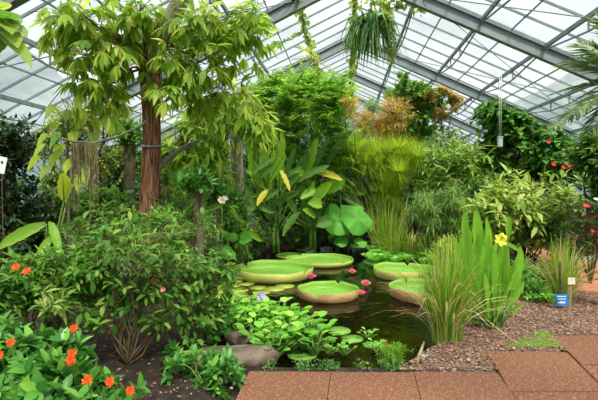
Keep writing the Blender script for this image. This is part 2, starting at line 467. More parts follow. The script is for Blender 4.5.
def grass(name, label, base, n, h, spread, mat='grass', dry=.25, wd=.008, seed=3, r0=.1, cat='grass', arch=.5, blades='blades', drymat='straw', droop=1.):
    random.seed(seed)
    root = thing(name, label, cat, base)
    for part, cnt, mt in ((blades, int(n * (1 - dry)), mat), ('dry_blades', int(n * dry), drymat)):
        if not cnt: continue
        b = Buf()
        for k in range(cnt):
            a = rnd(0, 2 * math.pi); rr = r0 * math.sqrt(random.random())
            p0 = np.asarray(base, float) + V(math.cos(a) * rr, math.sin(a) * rr, 0)
            a += rnd(-.6, .6)
            o_ = V(math.cos(a), math.sin(a), 0)
            H = h * rnd(.55, 1.05); S = spread * rnd(.05, 1) ** 1.3 * (1.9 if part == 'dry_blades' else 1)
            t = np.linspace(0, 1, 6)
            q = p0 + o_ * (S * t ** 1.7)[:, None]; q[:, 2] += H * (t - arch * S / (h) * t ** 3 * droop)
            sd = unit(np.cross(o_, V(0, 0, 1)) + rdir() * .5)
            ww = wd * rnd(.6, 1.2) * np.array([.8, 1, 1, .8, .5, .1])
            vv = np.concatenate([q - sd * ww[:, None], q + sd * ww[:, None]])
            b.add(vv, [(i, i + 1, i + 7, i + 6) for i in range(5)])
        b.build(part, M[mt], root)
    return root
def bigleaf(root, p0, p1, length_dir, L, W, mat, arch=.25, up=(0, 0, 1), stalk='greenstem', name='leaf', r=.012, ruffle=.02, lab=None, shape=None, fold=.18):
    """a stalk from p0 to p1, then a broad blade of length L along length_dir"""
    b = Buf(); p0 = np.asarray(p0, float); p1 = np.asarray(p1, float)
    D = unit(length_dir); n = 11
    X = unit(np.cross(D, V(*up) + rdir() * .02)); Z = np.cross(X, D)
    t = np.linspace(0, 1, n)
    mid = p1 + D * L * t[:, None]; mid[:, 2] -= arch * L * t ** 2
    if shape is None: prof = np.sin(np.pi * np.clip(t * .94 + .05, 0, 1)) ** .6
    elif shape == 'heart': prof = np.interp(t, [0, .06, .2, .45, .75, 1], [.45, .85, 1, .88, .5, .02])
    elif shape == 'spoon': prof = np.interp(t, [0, .2, .5, .75, .9, 1], [.3, .55, 1, .9, .55, .05])
    elif shape == 'lance': prof = np.interp(t, [0, .15, .4, .7, 1], [.12, .7, 1, .7, .02])
    prof[-1] = .02
    cols = []
    for sgn, k in ((-1, 1.), (-1, .5), (0, 0), (1, .5), (1, 1.)):
        ru = ruffle * np.sin(t * 37 + sgn * 2) * k * L
        cols.append(mid + X * (sgn * k * prof * W / 2)[:, None] + Z * (k * k * fold * prof * W)[:, None] + Z * ru[:, None])
    vv = np.stack(cols, 1).reshape(-1, 3)
    b.add(vv, [(i * 5 + j, i * 5 + j + 1, i * 5 + j + 6, i * 5 + j + 5) for i in range(n - 1) for j in range(4)], 0)
    if np.linalg.norm(p1 - p0) > .02:
        st = curve(p0, p1, n=6)
        st[:, :2] += (unit(p1 - p0)[:2] * 0)
        b.tube(st, np.linspace(r * 1.3, r * .7, 6), 5, 1)
    b.tube(mid - Z * r * .3, np.linspace(r * .7, r * .15, n), 4, 1)
    ob = b.build(name, [M[mat], M[stalk]], root)
    if lab: ob['label'] = lab
    return ob
def frond(b, tb, p, D, L, leafL, n=26, arch=.4, tmpl=None, rachis=.008, vee=.5, up=V(0, 0, 1)):
    """feather leaf: leaflets in two rows on an arching midrib"""
    tmpl = tmpl or T_NARROW
    D = unit(D); t = np.linspace(0, 1, 9)
    def at(tt): q = p + D * L * tt; q = q - V(0, 0, arch * L * tt * tt); return q
    tb.tube([at(x) for x in t], np.linspace(rachis, rachis * .3, 9), 4)
    X = unit(np.cross(D, up)); LP, LD, LU, LS = [], [], [], []
    for i in range(n):
        tt = .12 + .88 * i / (n - 1)
        tan = unit(D - V(0, 0, 2 * arch * tt))
        zz = np.cross(X, tan)
        for sg in (-1, 1):
            LP.append(at(tt)); LD.append(X * sg * (1.1 - .6 * tt) + tan * (.5 + .5 * tt) + zz * vee * (1 - tt) + rdir() * .08)
            LU.append(zz + rdir() * .1); LS.append(leafL * (math.sin(math.pi * (.12 + .8 * tt)) ** .7) * rnd(.85, 1.1))
    b.inst(tmpl[0], tmpl[1], LP, LD, LU, LS)
def blossom(root, p, r, mat, n=5, up=(0, -.4, 1), name='flower', wd=1.1, cup=.35, rings=1, heart=None, tmpl=T_PETAL):
    b = Buf(); p = np.asarray(p, float); U = unit(up); X = unit(np.cross(U, V(.3, 1, .1))); Y = np.cross(U, X)
    for k in range(rings):
        LP, LD, LU, LS = [], [], [], []
        for i in range(n):
            a = 2 * math.pi * (i + .5 * k) / n + rnd(-.1, .1)
            q = X * math.cos(a) + Y * math.sin(a)
            LP.append(p + U * .01 * k); LD.append(q + U * (cup + .55 * k)); LU.append(U - q * .3); LS.append(r * (1 - .15 * k) * rnd(.9, 1.1))
        b.inst(tmpl[0], tmpl[1], LP, LD, LU, LS, np.array(LS) * wd)
    mats = [M[mat]]
    if heart:
        b.tube([p, p + U * r * .35], [r * .16, r * .1], 6, 1); mats.append(M[heart])
    return b.build(name, mats, root)

# ================================================================== THE SETTING
AX = V(.0995, .995, 0); BX = V(.995, -.0995, 0)      # along and across the greenhouse
def G(u, v, z): return V(.24, 0, 0) + AX * v + BX * u + V(0, 0, z)
HW, RIDGE, SL = 7.5, 5.9, .47
def roofz(u): return RIDGE - SL * abs(u)
FR = [-3.12, .9, 4.92, 8.94, 12.96, 16.98, 21.0, 25.0]
V0, V1 = FR[0], FR[-1]

# roof
ceiling = struct(thing('ceiling', 'pitched glass roof on grey steel rafters above the garden', 'roof', G(0, 12, RIDGE)))
for s in (-1, 1):
    b = Buf()
    for i in range(len(FR) - 1):
        b.add([G(0, FR[i], RIDGE + .07), G(0, FR[i + 1], RIDGE + .07), G(s * HW, FR[i + 1], roofz(HW) + .07), G(s * HW, FR[i], roofz(HW) + .07)], [(0, 1, 2, 3)])
    b.build('glass_pane', M['glass'], ceiling, smooth=False)
    b = Buf()
    v = V0
    while v < V1 + .1:
        b.bar(G(0, v, RIDGE + .05), G(s * HW, v, roofz(HW) + .05), .022, .04)
        v += .67
    b.build('glazing_bar', M['bar'], ceiling, smooth=False)
    for k, u in enumerate([1.15, 2.35, 3.5, 4.7, 5.9, 7.1]):
        b = Buf(); z = roofz(u)
        b.bar(G(s * u, V0, z - .03), G(s * u, V1, z - .03), .05, .07)
        if k in (0, 1, 2, 3):      # slung rod below with short struts
            for i in range(len(FR) - 1):
                a, c, m_ = FR[i], FR[i + 1], (FR[i] + FR[i + 1]) / 2
                b.bar(G(s * u, a, z - .08), G(s * u, m_ - .45, z - .26), .025, .025)
                b.bar(G(s * u, m_ - .45, z - .26), G(s * u, m_ + .45, z - .26), .025, .025)
                b.bar(G(s * u, m_ + .45, z - .26), G(s * u, c, z - .08), .025, .025)
                for q in (-.45, .45): b.bar(G(s * u, m_ + q, z - .26), G(s * u, m_ + q, z - .04), .025, .025, up=(1, 0, 0))
        b.build('purlin', M['steel'], ceiling, smooth=False)
    for u in (1.75, 2.9, 4.1, 5.3, 6.5):
        b = Buf(); z = roofz(u); b.bar(G(s * u, V0, z + .03), G(s * u, V1, z + .03), .02, .025)
        b.build('thin_purlin', M['bar'], ceiling, smooth=False)
    for i in (2, 3, 4):            # crossing wind braces
        for (a, c) in ((FR[i], FR[i + 1]), (FR[i + 1], FR[i])):
            b = Buf(); b.tube([G(s * 1.2, a, roofz(1.2) - .05), G(s * 7.2, c, roofz(7.2) - .05)], .01, 4)
            b.build('brace_rod', M['steel'], ceiling)
for v in FR:
    for s in (-1, 1):
        b = Buf()
        e, r_ = G(s * HW, v, roofz(HW) - .14), G(0, v, RIDGE - .14)
        nrm = unit(np.cross(r_ - e, AX)); nrm = nrm if nrm[2] > 0 else -nrm
        b.bar(e, r_, .02, .22, up=nrm)
        b.bar(e + nrm * .11, r_ + nrm * .11, .13, .02, up=nrm)
        b.bar(e - nrm * .11, r_ - nrm * .11, .13, .02, up=nrm)
        b.build('rafter', M['steel'], ceiling, smooth=False)
b = Buf(); b.bar(G(0, V0, RIDGE - .02), G(0, V1, RIDGE - .02), .1, .14); b.build('ridge_beam', M['steel'], ceiling, smooth=False)

# walls
for s, nm in ((-1, 'wall_left'), (1, 'wall_right')):
    w_ = struct(thing(nm, 'glazed greenhouse side wall on a low concrete base', 'wall', G(s * HW, 10, 0)))
    b = Buf(); b.bar(G(s * HW, V0, .2), G(s * HW, V1, .2), .2, .5); b.build('concrete_base', M['concrete'], w_, smooth=False)
    b = Buf(); b.add([G(s * HW, V0, .4), G(s * HW, V1, .4), G(s * HW, V1, 2.4), G(s * HW, V0, 2.4)], [(0, 1, 2, 3)]); b.build('glass_pane', M['glass'], w_, smooth=False)
    b = Buf(); v = V0
    while v < V1 + .1: b.bar(G(s * HW, v, .4), G(s * HW, v, 2.4), .035, .05, up=AX); v += .67
    b.bar(G(s * HW, V0, 2.38), G(s * HW, V1, 2.38), .12, .14)
    b.build('glazing_bar', M['bar'], w_, smooth=False)
    for v in FR:
        b = Buf(); b.bar(G(s * (HW - .12), v, -.1), G(s * (HW - .12), v, 2.35), .12, .14, up=AX); b.build('steel_column', M['steel'], w_, smooth=False)
w_ = struct(thing('wall_back', 'glazed gable wall at the far end of the greenhouse', 'wall', G(0, V1, 0)))
b = Buf(); b.bar(G(-HW, V1, .2), G(HW, V1, .2), .2, .5); b.build('concrete_base', M['concrete'], w_, smooth=False)
b = Buf(); b.add([G(-HW, V1, .4), G(HW, V1, .4), G(HW, V1, 2.4), G(0, V1, RIDGE), G(-HW, V1, 2.4)], [(0, 1, 2, 3, 4)]); b.build('glass_pane', M['glass'], w_, smooth=False)
b = Buf(); u = -HW
while u < HW + .1: b.bar(G(u, V1, .4), G(u, V1, roofz(u)), .04, .05, up=BX); u += .75
for z in (1.4, 2.4, 3.6): 
    hw = HW if z <= 2.4 else (RIDGE - z) / SL
    b.bar(G(-hw, V1, z), G(hw, V1, z), .06, .08)
b.build('glazing_bar', M['bar'], w_, smooth=False)

# pond outline, traced on the ground from the shore's bends
WZ = -.12
SHORE = [(206, 352), (238, 361), (300, 366), (372, 366), (412, 362), (434, 345), (436, 312), (446, 285), (446, 262), (432, 250), (404, 246), (372, 243.5),
         (330, 244), (300, 246), (272, 252), (246, 262), (224, 276), (212, 288), (206, 306), (205, 330)]
poly = np.array([GP(x, y, WZ)[:2] for x, y in SHORE])
def sdist(pts, pl):
    """distance to the outline, negative inside"""
    d = np.full(len(pts), 1e9); ins = np.zeros(len(pts), bool)
    for i in range(len(pl)):
        a, c = pl[i], pl[(i + 1) % len(pl)]
        e = c - a; q = pts - a
        t = np.clip((q @ e) / (e @ e), 0, 1)
        d = np.minimum(d, np.hypot(*(q - t[:, None] * e).T))
        cr = ((a[1] <= pts[:, 1]) != (c[1] <= pts[:, 1]))
        with np.errstate(divide='ignore', invalid='ignore'):
            xi = a[0] + (pts[:, 1] - a[1]) * e[0] / e[1]
        ins ^= cr & (pts[:, 0] < xi)
    return np.where(ins, -d, d)
gx = np.arange(-9.5, 12.5, .13); gy = np.arange(-3.0, 26.5, .13)
X_, Y_ = np.meshgrid(gx, gy); pts = np.stack([X_.ravel(), Y_.ravel()], 1)
sd = sdist(pts, poly)
k = np.clip((sd + .25) / .5, 0, 1); k = k * k * (3 - 2 * k)
rng = np.random.RandomState(4)
zz = .012 * np.sin(pts[:, 0] * 5.1 + np.cos(pts[:, 1] * 3)) + .012 * np.sin(pts[:, 1] * 6.3 + 2 * np.sin(pts[:, 0] * 2.2)) + rng.uniform(-.008, .008, len(pts))
pavey = (pts[:, 1] < 5.0) & (pts[:, 0] > -.7)
zz = np.where(pavey, -.03, zz)
z_ = zz * k + (1 - k) * -.62
b = Buf()
nx, ny = len(gx), len(gy)
b.add(np.column_stack([pts, z_]), [(j * nx + i, j * nx + i + 1, (j + 1) * nx + i + 1, (j + 1) * nx + i) for j in range(ny - 1) for i in range(nx - 1)])
floor = struct(b.build('floor', M['soil']), 'dark bare soil of the planting beds and pond bottom', 'ground')
b = Buf(); b.add([(-250, -150, -.7), (250, -150, -.7), (250, 300, -.7), (-250, 300, -.7)], [(0, 1, 2, 3)])
M['lawn'] = noisemat('outside_grass', [(.03, .07, .02), (.06, .12, .03)], .3, bump=0)
struct(b.build('ground', M['lawn']), 'grass outside the greenhouse', 'ground')
# hills outside
M['hill'] = noisemat('hazy_wooded_hillside', [(.03, .055, .055), (.06, .09, .09), (.09, .13, .13)], .12, bump=0, rough=1)  # blue-grey distance haze is mixed into the woodland colour, no mist volume
prof = [(-700, 10), (-200, 10), (0, 40), (40, 62), (90, 100), (160, 125), (440, 125), (500, 108), (545, 82), (598, 55), (760, 15), (1300, 10)]
b = Buf(); cols = 120; rows = 14; vv = []
for j in range(rows):
    for i in range(cols):
        px = -700 + 2000 * i / (cols - 1)
        top = P(px, np.interp(px, [p[0] for p in prof], [p[1] for p in prof]), 120)
        t = j / (rows - 1); d = 55 + 65 * t
        x = top[0] * d / 120
        z = -.7 + (top[2] + .7) * (t ** 1.15) + (math.sin(i * .9 + j) + math.sin(i * .37 + j * 1.7)) * .9 * t
        vv.append((x, d, z))
b.add(vv, [(j * cols + i, j * cols + i + 1, (j + 1) * cols + i + 1, (j + 1) * cols + i) for j in range(rows - 1) for i in range(cols - 1)])
struct(b.build('hill', M['hill']), 'misty wooded hills seen through the glass', 'hill')

# water
b = Buf(); n_ = len(poly)
ctr = poly.mean(0); grown = poly + (poly - ctr) * .05
b.add([(x, y, WZ) for x, y in grown], [tuple(range(n_))])
struct(b.build('pond_water', M['water'], smooth=False), 'dark still pond water between the planted banks', 'pond')

# terracotta walk at the back right, and mulch bed
b = Buf(); pl = [GP(x, y, .015) for x, y in [(640, 300), (598, 297), (574, 294), (556, 276), (528, 262), (514, 254), (520, 247), (545, 249), (566, 261), (640, 262)]]
b.add(pl, [tuple(range(len(pl)))])
struct(b.build('path', M['terra'], smooth=False), 'orange brown walk behind the mulch bed', 'path')
b = Buf(); b.bar(GP(562, 260, .05), GP(660, 261, .05), .12, .14); 
struct(b.build('trim_1', M['concrete'], smooth=False), 'low stone edging behind the orange walk', 'edging')
mul = np.array([GP(x, y, 0)[:2] for x, y in [(392, 381), (502, 381), (496, 362), (572, 363), (560, 346), (640, 346), (640, 297), (598, 294), (570, 291), (545, 284), (520, 286), (470, 290), (447, 292), (441, 312), (438, 345), (420, 358)]])
chipzone = np.array([GP(x, y, 0)[:2] for x, y in [(392, 374), (499, 375), (490, 354), (568, 355), (553, 338), (640, 338), (640, 297), (598, 294), (570, 291), (545, 284), (520, 286), (470, 290), (447, 292), (441, 312), (438, 345), (420, 358)]])
def gridpatch(pl, z0, step=.06, amp=.015, drop=None):
    lo, hi = pl.min(0), pl.max(0)
    xs = np.arange(lo[0], hi[0] + step, step); ys = np.arange(lo[1], hi[1] + step, step)
    XX, YY = np.meshgrid(xs, ys); q = np.stack([XX.ravel(), YY.ravel()], 1)
    s_ = sdist(q, pl); ids = s_ < .02
    h = z0 + np.random.RandomState(1).uniform(-amp, amp, len(q)) - np.clip(s_ + .08, 0, .1) * .6
    idx = -np.ones(len(q), int); idx[ids] = np.arange(ids.sum())
    nx = len(xs); fs = []
    for j in range(len(ys) - 1):
        for i in range(nx - 1):
            a = (j * nx + i, j * nx + i + 1, (j + 1) * nx + i + 1, (j + 1) * nx + i)
            if all(ids[m] for m in a): fs.append(tuple(idx[m] for m in a))
    return np.column_stack([q, h])[ids], fs
b = Buf(); vv, fs = gridpatch(mul, .02); b.add(vv, fs)
struct(b.build('mulch_bed', M['mulchbase']), 'brown bark mulch bed right of the pond', 'ground')
random.seed(11)
b = Buf(); LP, LD, LU, LS = [], [], [], []
lo, hi = chipzone.min(0), chipzone.max(0)
cand = np.column_stack([np.random.RandomState(2).uniform(lo[0], hi[0], 40000), np.random.RandomState(3).uniform(lo[1], hi[1], 40000)])
cand = cand[sdist(cand, chipzone) < -.01]
for q in cand[:20000]:
    LP.append((q[0], q[1], .03 + rnd(0, .012))); a = rnd(0, 6.28); LD.append((math.cos(a), math.sin(a), rnd(-.25, .25))); LU.append(V(rnd(-.5, .5), rnd(-.5, .5), 1)); LS.append(rnd(.012, .035))
CH = (np.array([(-.25, 0, 0), (.25, 0, 0), (.2, 1, 0), (-.2, 1, 0), (-.2, .05, .12), (.2, .05, .12), (.15, .95, .12), (-.15, .95, .12)], float), [(4, 5, 6, 7), (0, 1, 5, 4), (1, 2, 6, 5), (2, 3, 7, 6), (3, 0, 4, 7)])
b.inst(*CH, LP, LD, LU, LS)
tag(b.build('bark_chips', M['chip'], smooth=False), 'brown bark chips strewn over the mulch bed', 'mulch', kind='stuff')
# sparse litter on the dark soil at the left
b = Buf(); LP, LD, LU, LS = [], [], [], []
for i in range(330):
    q = GP(rnd(90, 250), rnd(318, 400), .02)
    if sdist(q[None, :2], poly)[0] < .1: continue
    LP.append(q + V(0, 0, rnd(0, .01))); a = rnd(0, 6.28); LD.append((math.cos(a), math.sin(a), rnd(-.1, .3))); LU.append(V(rnd(-.5, .5), rnd(-.5, .5), 1)); LS.append(rnd(.015, .05))
b.inst(T_OVAL[0], T_OVAL[1], LP, LD, LU, LS)
tag(b.build('leaf_litter', M['chip']), 'dry fallen leaves on dark soil beneath the left shrub', 'litter', kind='stuff')

# paving slabs
def slab(cs, label, z=.03):
    q = [GP(x, y, z)[:2] for x, y in cs]
    c = np.mean(q, axis=0); q = [c + (np.array(a) - c) * .996 for a in q]
    b = Buf()
    i_ = [c + (a - c) * .992 for a in q]
    b.add([(a[0], a[1], -.03) for a in q] + [(a[0], a[1], z - .006) for a in q] + [(a[0], a[1], z) for a in i_],
          [(4, 5, 1, 0), (5, 6, 2, 1), (6, 7, 3, 2), (7, 4, 0, 3), (4, 8, 9, 5), (5, 9, 10, 6), (6, 10, 11, 7), (7, 11, 8, 4), (8, 11, 10, 9)])
    ob = b.build('paving_slab', M['slab'], smooth=False, origin=(c[0], c[1], 0))
    tag(ob, label, 'paving slab', 'red brown paving slabs')
def line(a, c, y):      # x of a joint at row y
    return a[0] + (c[0] - a[0]) * (y - a[1]) / (c[1] - a[1])
J = [((249, 371), (235, 400)), ((331, 371.5), (327, 400)), ((414, 372), (421, 400)), ((498, 372.5), (517, 400))]
for (a, c), (e, f), lb in ((J[0], J[1], 'red brown paving slab at the left end of the front row, beside the dark soil'),
                           (J[1], J[2], 'red brown paving slab in the middle of the front row, below the small lily pads'),
                           (J[2], J[3], 'red brown paving slab of the front row below the tall grass clump and mulch')):
    slab([a, e, (line(e, f, 416), 416), (line(a, c, 416), 416)], lb)
slab([(487, 351), (567, 352), (606, 391), (510, 391)], 'red brown paving slab set forward beside the green moss patch')
slab([(551, 335), (632, 335.5), (668, 365), (581, 364)], 'farthest red brown paving slab, below the pale square sign')
slab([(581, 365), (669, 366), (712, 404), (620, 404)], 'dark red brown paving slab in the right corner between two lighter slabs', z=.02)
slab([(511, 392), (603, 392), (640, 424), (532, 424)], 'dark red brown paving slab at the bottom right edge, mostly cut off', z=.02)
b = Buf(); b.add([(-.9, -2.6, .0), (5.5, -2.6, 0), (5.5, 3.12, 0), (-.35, 3.12, 0)], [(0, 1, 2, 3)])
struct(b.build('floor_paving', M['slab'], smooth=False), 'red brown paving underfoot', 'paving')

# ================================================================== POND THINGS
def pad(px, py, wpx, label, rim=.17, rot=0., red=0., notch=(0., math.pi)):
    z = WZ + .015
    c = GP(px, py, z); R = wpx / F * c[1] / 2
    root = thing('giant_water_lily_pad', label, 'water lily pad', c, 'giant lily pads with upturned rims')
    n = 96
    def rimh(a):
        h = rim * R / .6 if R < .6 else rim
        h *= (1 + .06 * math.sin(3 * a + rot) + .04 * math.sin(7 * a))
        for nn in notch:
            dd = abs((a - nn - rot + math.pi) % (2 * math.pi) - math.pi)
            h *= 1 - .6 * math.exp(-(dd / .04) ** 2)
        return h
    def rad(a):
        r = R * (1 + .012 * math.sin(3 * a + rot * 2))
        for nn in notch:
            dd = abs((a - nn - rot + math.pi) % (2 * math.pi) - math.pi)
            r -= R * .05 * math.exp(-(dd / .035) ** 2)
        return r
    b = Buf(); vv = [c + V(0, 0, .012)]; rings = [.12, .3, .5, .7, .86, .95]
    A_ = [2 * math.pi * i / n for i in range(n)]
    for q in rings:
        for i, a in enumerate(A_):
            ribs = .004 * (1 if i % 3 == 0 else 0)
            vv.append(c + V(math.cos(a) * rad(a) * q, math.sin(a) * rad(a) * q, .012 + ribs + .006 * math.sin(5 * a + q * 9)))
    fs = [(0, 1 + i, 1 + (i + 1) % n) for i in range(n)]
    for k_ in range(len(rings) - 1):
        fs += [(1 + k_ * n + i, 1 + (k_ + 1) * n + i, 1 + (k_ + 1) * n + (i + 1) % n, 1 + k_ * n + (i + 1) % n) for i in range(n)]
    b.add(vv, fs); b.build('leaf_blade', M['pad'], root)
    b = Buf(); vv = []
    for q, hh, dz in ((.945, 0, .012), (.985, .25, 0), (1.0, .6, 0), (1.012, 1, 0), (1.02, 1, -.004), (1.012, .55, -.002), (.99, .1, -.01), (.93, -.12, 0)):
        for i, a in enumerate(A_):
            rr = rad(a) * q * (1 + (.006 if i % 2 and hh > 0 else 0))
            vv.append(c + V(math.cos(a) * rr, math.sin(a) * rr, hh * rimh(a) + dz))
    fs0 = [(k_ * n + i, (k_ + 1) * n + i, (k_ + 1) * n + (i + 1) % n, k_ * n + (i + 1) % n) for k_ in range(4) for i in range(n)]
    fs1 = [(k_ * n + i, (k_ + 1) * n + i, (k_ + 1) * n + (i + 1) % n, k_ * n + (i + 1) % n) for k_ in range(4, 7) for i in range(n)]
    b.add(vv, fs0, 0); m0 = len(vv)
    for f in fs1: b.f.append(f)
    b.m += [1] * len(fs1)
    b.build('rim', [M['padin'], M['padrimred' if red else 'padrim']], root)
    return root
pad(274, 275, 78, 'large giant lily pad with a pale ribbed rim, behind the flock of small yellow pads', rot=2.5)
pad(328, 295.5, 60, 'giant lily pad nearest the hyacinths, notched rim edged with red', rot=-2.0, red=1)
pad(320, 262, 66, 'far giant lily pad with a low rim, below the lotus leaves', rim=.09, rot=-.9)
pad(293, 256.5, 34, 'smaller giant lily pad half hidden behind the two wide ones', rim=.06, rot=1)
pad(403, 275, 58, 'far giant lily pad at the right, crossed by arching grass blades', rot=1.2)
pad(425, 295, 70, 'giant lily pad cut off by the tall grass clump, reddish rim', rot=1.9, red=1)

random.seed(5)
def smallpad(r, mat):
    b = Buf(); n = 22; vv = [(0, 0, .004)]
    for i in range(n + 1):
        a = .22 + (2 * math.pi - .3) * i / n
        vv.append((math.cos(a) * r * rnd(.96, 1.03), math.sin(a) * r * rnd(.96, 1.03), .006 + rnd(0, .01)))
    for i in range(n + 1): vv.append((vv[1 + i][0] * .97, vv[1 + i][1] * .97, -.004))
    b.add(vv, [(0, 1 + i, 2 + i) for i in range(n)] + [(1 + i, n + 2 + i, n + 3 + i, 2 + i) for i in range(n)])
    return b.build('small_lily_pad', M[mat])
def place(ob, px, py, label, group, first, zz=WZ, ro=0., sc=1.):
    if not first:
        o2 = ob.copy(); C.objects.link(o2); ob = o2
    q = GP(px, py, zz); ob.location = tuple(q); ob.rotation_euler = (0, 0, ro); ob.scale = (sc, sc, sc)
    tag(ob, label, 'lily pad', group); return ob
sp0 = smallpad(.19, 'lilypad'); cnt = 0
spots = []
tries = 0
while len(spots) < 46 and tries < 4000:
    tries += 1
    px, py = rnd(196, 312), rnd(279, 301)
    if (px - 274) ** 2 / 44 ** 2 + (py - 275) ** 2 / 11 ** 2 < 1: continue
    if px > 250 + (301 - py) * 2.4: continue
    q = GP(px, py, WZ)
    if sdist(q[None, :2], poly)[0] > -.1: continue
    if any(np.hypot(*(q - s)[:2]) < .27 for s in spots): continue
    spots.append(q)
    sc = rnd(.7, 1.05)
    ob = place(sp0, px, py, 'small yellow green lily pad in the flock in front of the large left pad', 'small yellow green lily pads', cnt == 0, ro=rnd(0, 6), sc=sc)
    cnt += 1
red0 = smallpad(.2, 'lilyred'); place(red0, 236, 301, 'reddish small lily pad behind the hyacinth leaves', None, True, ro=1)
greenp = smallpad(.2, 'pad')
for i, (px, py, ww, lb) in enumerate([(302, 355, 31, 'round green lily pad nearest the paving, beside the hyacinths'), (338, 331, 26, 'green lily pad at the right tip of the hyacinth mat'),
                       (352, 339, 23, 'pale green lily pad right of the hyacinth mat, touching no leaf'), (374, 345.5, 22, 'dull green lily pad half under the small water lettuce'),
                       (305, 249, 22, 'small lily pad floating behind the far giant pads'), (362, 246, 30, 'thin flat lily pad in front of the lotus stalks'), (383, 262.5, 40, 'long flat lily pad in front of the water lettuce')]):
    q = GP(px, py, WZ)
    place(greenp, px, py, lb, None, i == 0, ro=rnd(0, 6), sc=ww / F * q[1] / .4)
random.seed(8)
for px, py, r, lb in [(311, 280, .15, 'pink water lily flower against the rim of the large left pad'), (352.5, 274.5, .12, 'far small pink water lily flower on open water'),
                  (366, 287, .14, 'pink water lily flower right of the red rimmed pad'), (361, 296, .1, 'darker pink water lily bud just off the red rimmed pad')]:
    c = GP(px, py, WZ)
    root = thing('water_lily_flower', lb, 'flower', c)
    blossom(root, c + V(0, 0, .02), r * .8, 'pink', 10, (0, -.1, 1), 'petals', wd=.8, cup=.5, rings=3)
    b = Buf(); b.tube([c + V(0, 0, -.3), c + V(0, 0, .03)], .012, 5); b.build('stalk', M['redstem'], root)

# water hyacinth rosettes: one built, the rest copied
def hyacinth():
    root = thing('water_hyacinth', 'bright green water hyacinth rosette in the floating mat at the near bank', 'water plant', (0, 0, 0), 'water hyacinths of the near mat')
    b, s_ = Buf(), Buf(); LP, LD, LU, LS = [], [], [], []
    for i in range(11):
        a = i * 2.4; tilt = .25 + .75 * i / 11; h = rnd(.13, .27)
        q = V(math.cos(a) * tilt, math.sin(a) * tilt, 1.2 - .5 * tilt); p = unit(q) * h
        s_.tube([V(0, 0, -.03), p * .3 + V(0, 0, .0), p * .6, p], [.008, .018, .012, .006], 5)
        LP.append(p); LD.append(V(math.cos(a), math.sin(a), .5) + rdir() * .2); LU.append(V(-math.cos(a) * .6, -math.sin(a) * .6, 1)); LS.append(rnd(.085, .12))
    b.inst(T_ROUND[0], T_ROUND[1], LP, LD, LU, LS)
    b.build('leaves', M['hyacinth'], root); s_.build('stalks', M['greenstem'], root)
    return root
random.seed(21)
hy = hyacinth(); first = True; placed = []
hpoly = np.array([GP(x, y, WZ)[:2] for x, y in [(222, 318), (236, 312), (262, 314), (288, 324), (306, 334), (320, 346), (318, 357), (296, 350), (275, 362), (262, 352), (240, 340), (222, 334)]])
lo, hi = hpoly.min(0), hpoly.max(0); tries = 0
while len(placed) < 95 and tries < 9000:
    tries += 1
    q = V(rnd(lo[0], hi[0]), rnd(lo[1], hi[1]), WZ)
    if sdist(q[None, :2], hpoly)[0] > 0: continue
    if any(np.hypot(*(q - s)[:2]) < .125 for s in placed): continue
    placed.append(q)
    if first: hy.location = tuple(q); first = False
    else: dup(hy, q, rnd(0, 6.28), rnd(.75, 1.15))
for px, py, lb in ((375, 352, 'water hyacinth drifting under the dull green lily pad, beside the paving'), (344, 356, 'lone water hyacinth between the small pads and the paving'), (330, 356, 'small water hyacinth rosette just off the near right corner of the mat'), (368, 340, 'small yellowish water hyacinth in open water right of the pale pad')):
    r2 = dup(hy, GP(px, py, WZ), rnd(0, 6), .5, lb); del r2['group']
c = GP(262, 318, WZ)
root = thing('hyacinth_flower', 'single pale violet hyacinth flower above the green mat', 'flower', c)
b = Buf(); b.tube([c, c + V(0, 0, .26)], .006, 5); b.build('stalk', M['greenstem'], root)
for i in range(6):
    a = i * 1.05; blossom(root, c + V(.03 * math.cos(a), .03 * math.sin(a), .23 + .03 * (i % 3)), .045, 'violet', 6, (math.cos(a), math.sin(a), .6))
# water lettuce at the back
lt = thing('water_lettuce', 'pale green water lettuce rosette in the patch before the papyrus', 'water plant', (0, 0, WZ), 'water lettuce behind the right giant pads')
b = Buf(); LP, LD, LU, LS = [], [], [], []
for i in range(11):
    a = i * 2.4; t = i / 11; LP.append(V(math.cos(a) * .02, math.sin(a) * .02, WZ + .01)); LD.append(V(math.cos(a), math.sin(a), 2.4 - 1.9 * t)); LU.append(V(-math.cos(a), -math.sin(a), .8)); LS.append(.1 + .06 * t)
b.inst(T_ROUND[0], T_ROUND[1], LP, LD, LU, LS); b.build('leaves', M['hyacinth'], lt)
b = Buf(); b.tube([V(0, 0, WZ - .1), V(0, 0, WZ + .02)], .02, 5); b.build('roots', M['hangmoss'], lt)
first = True; placed = []; tries = 0
while len(placed) < 62 and tries < 6000:
    tries += 1
    q = GP(rnd(370, 436), rnd(252, 264), WZ)
    if q[0] < GP(366 + (264 - 250) * 0, 256, WZ)[0] - .2 or any(np.hypot(*(q - s)[:2]) < .25 for s in placed): continue
    if sdist(q[None, :2], poly)[0] > -.12: continue
    placed.append(q)
    if first: lt.location = tuple(q); first = False
    else: dup(lt, q, rnd(0, 6.28), rnd(1.0, 1.9))

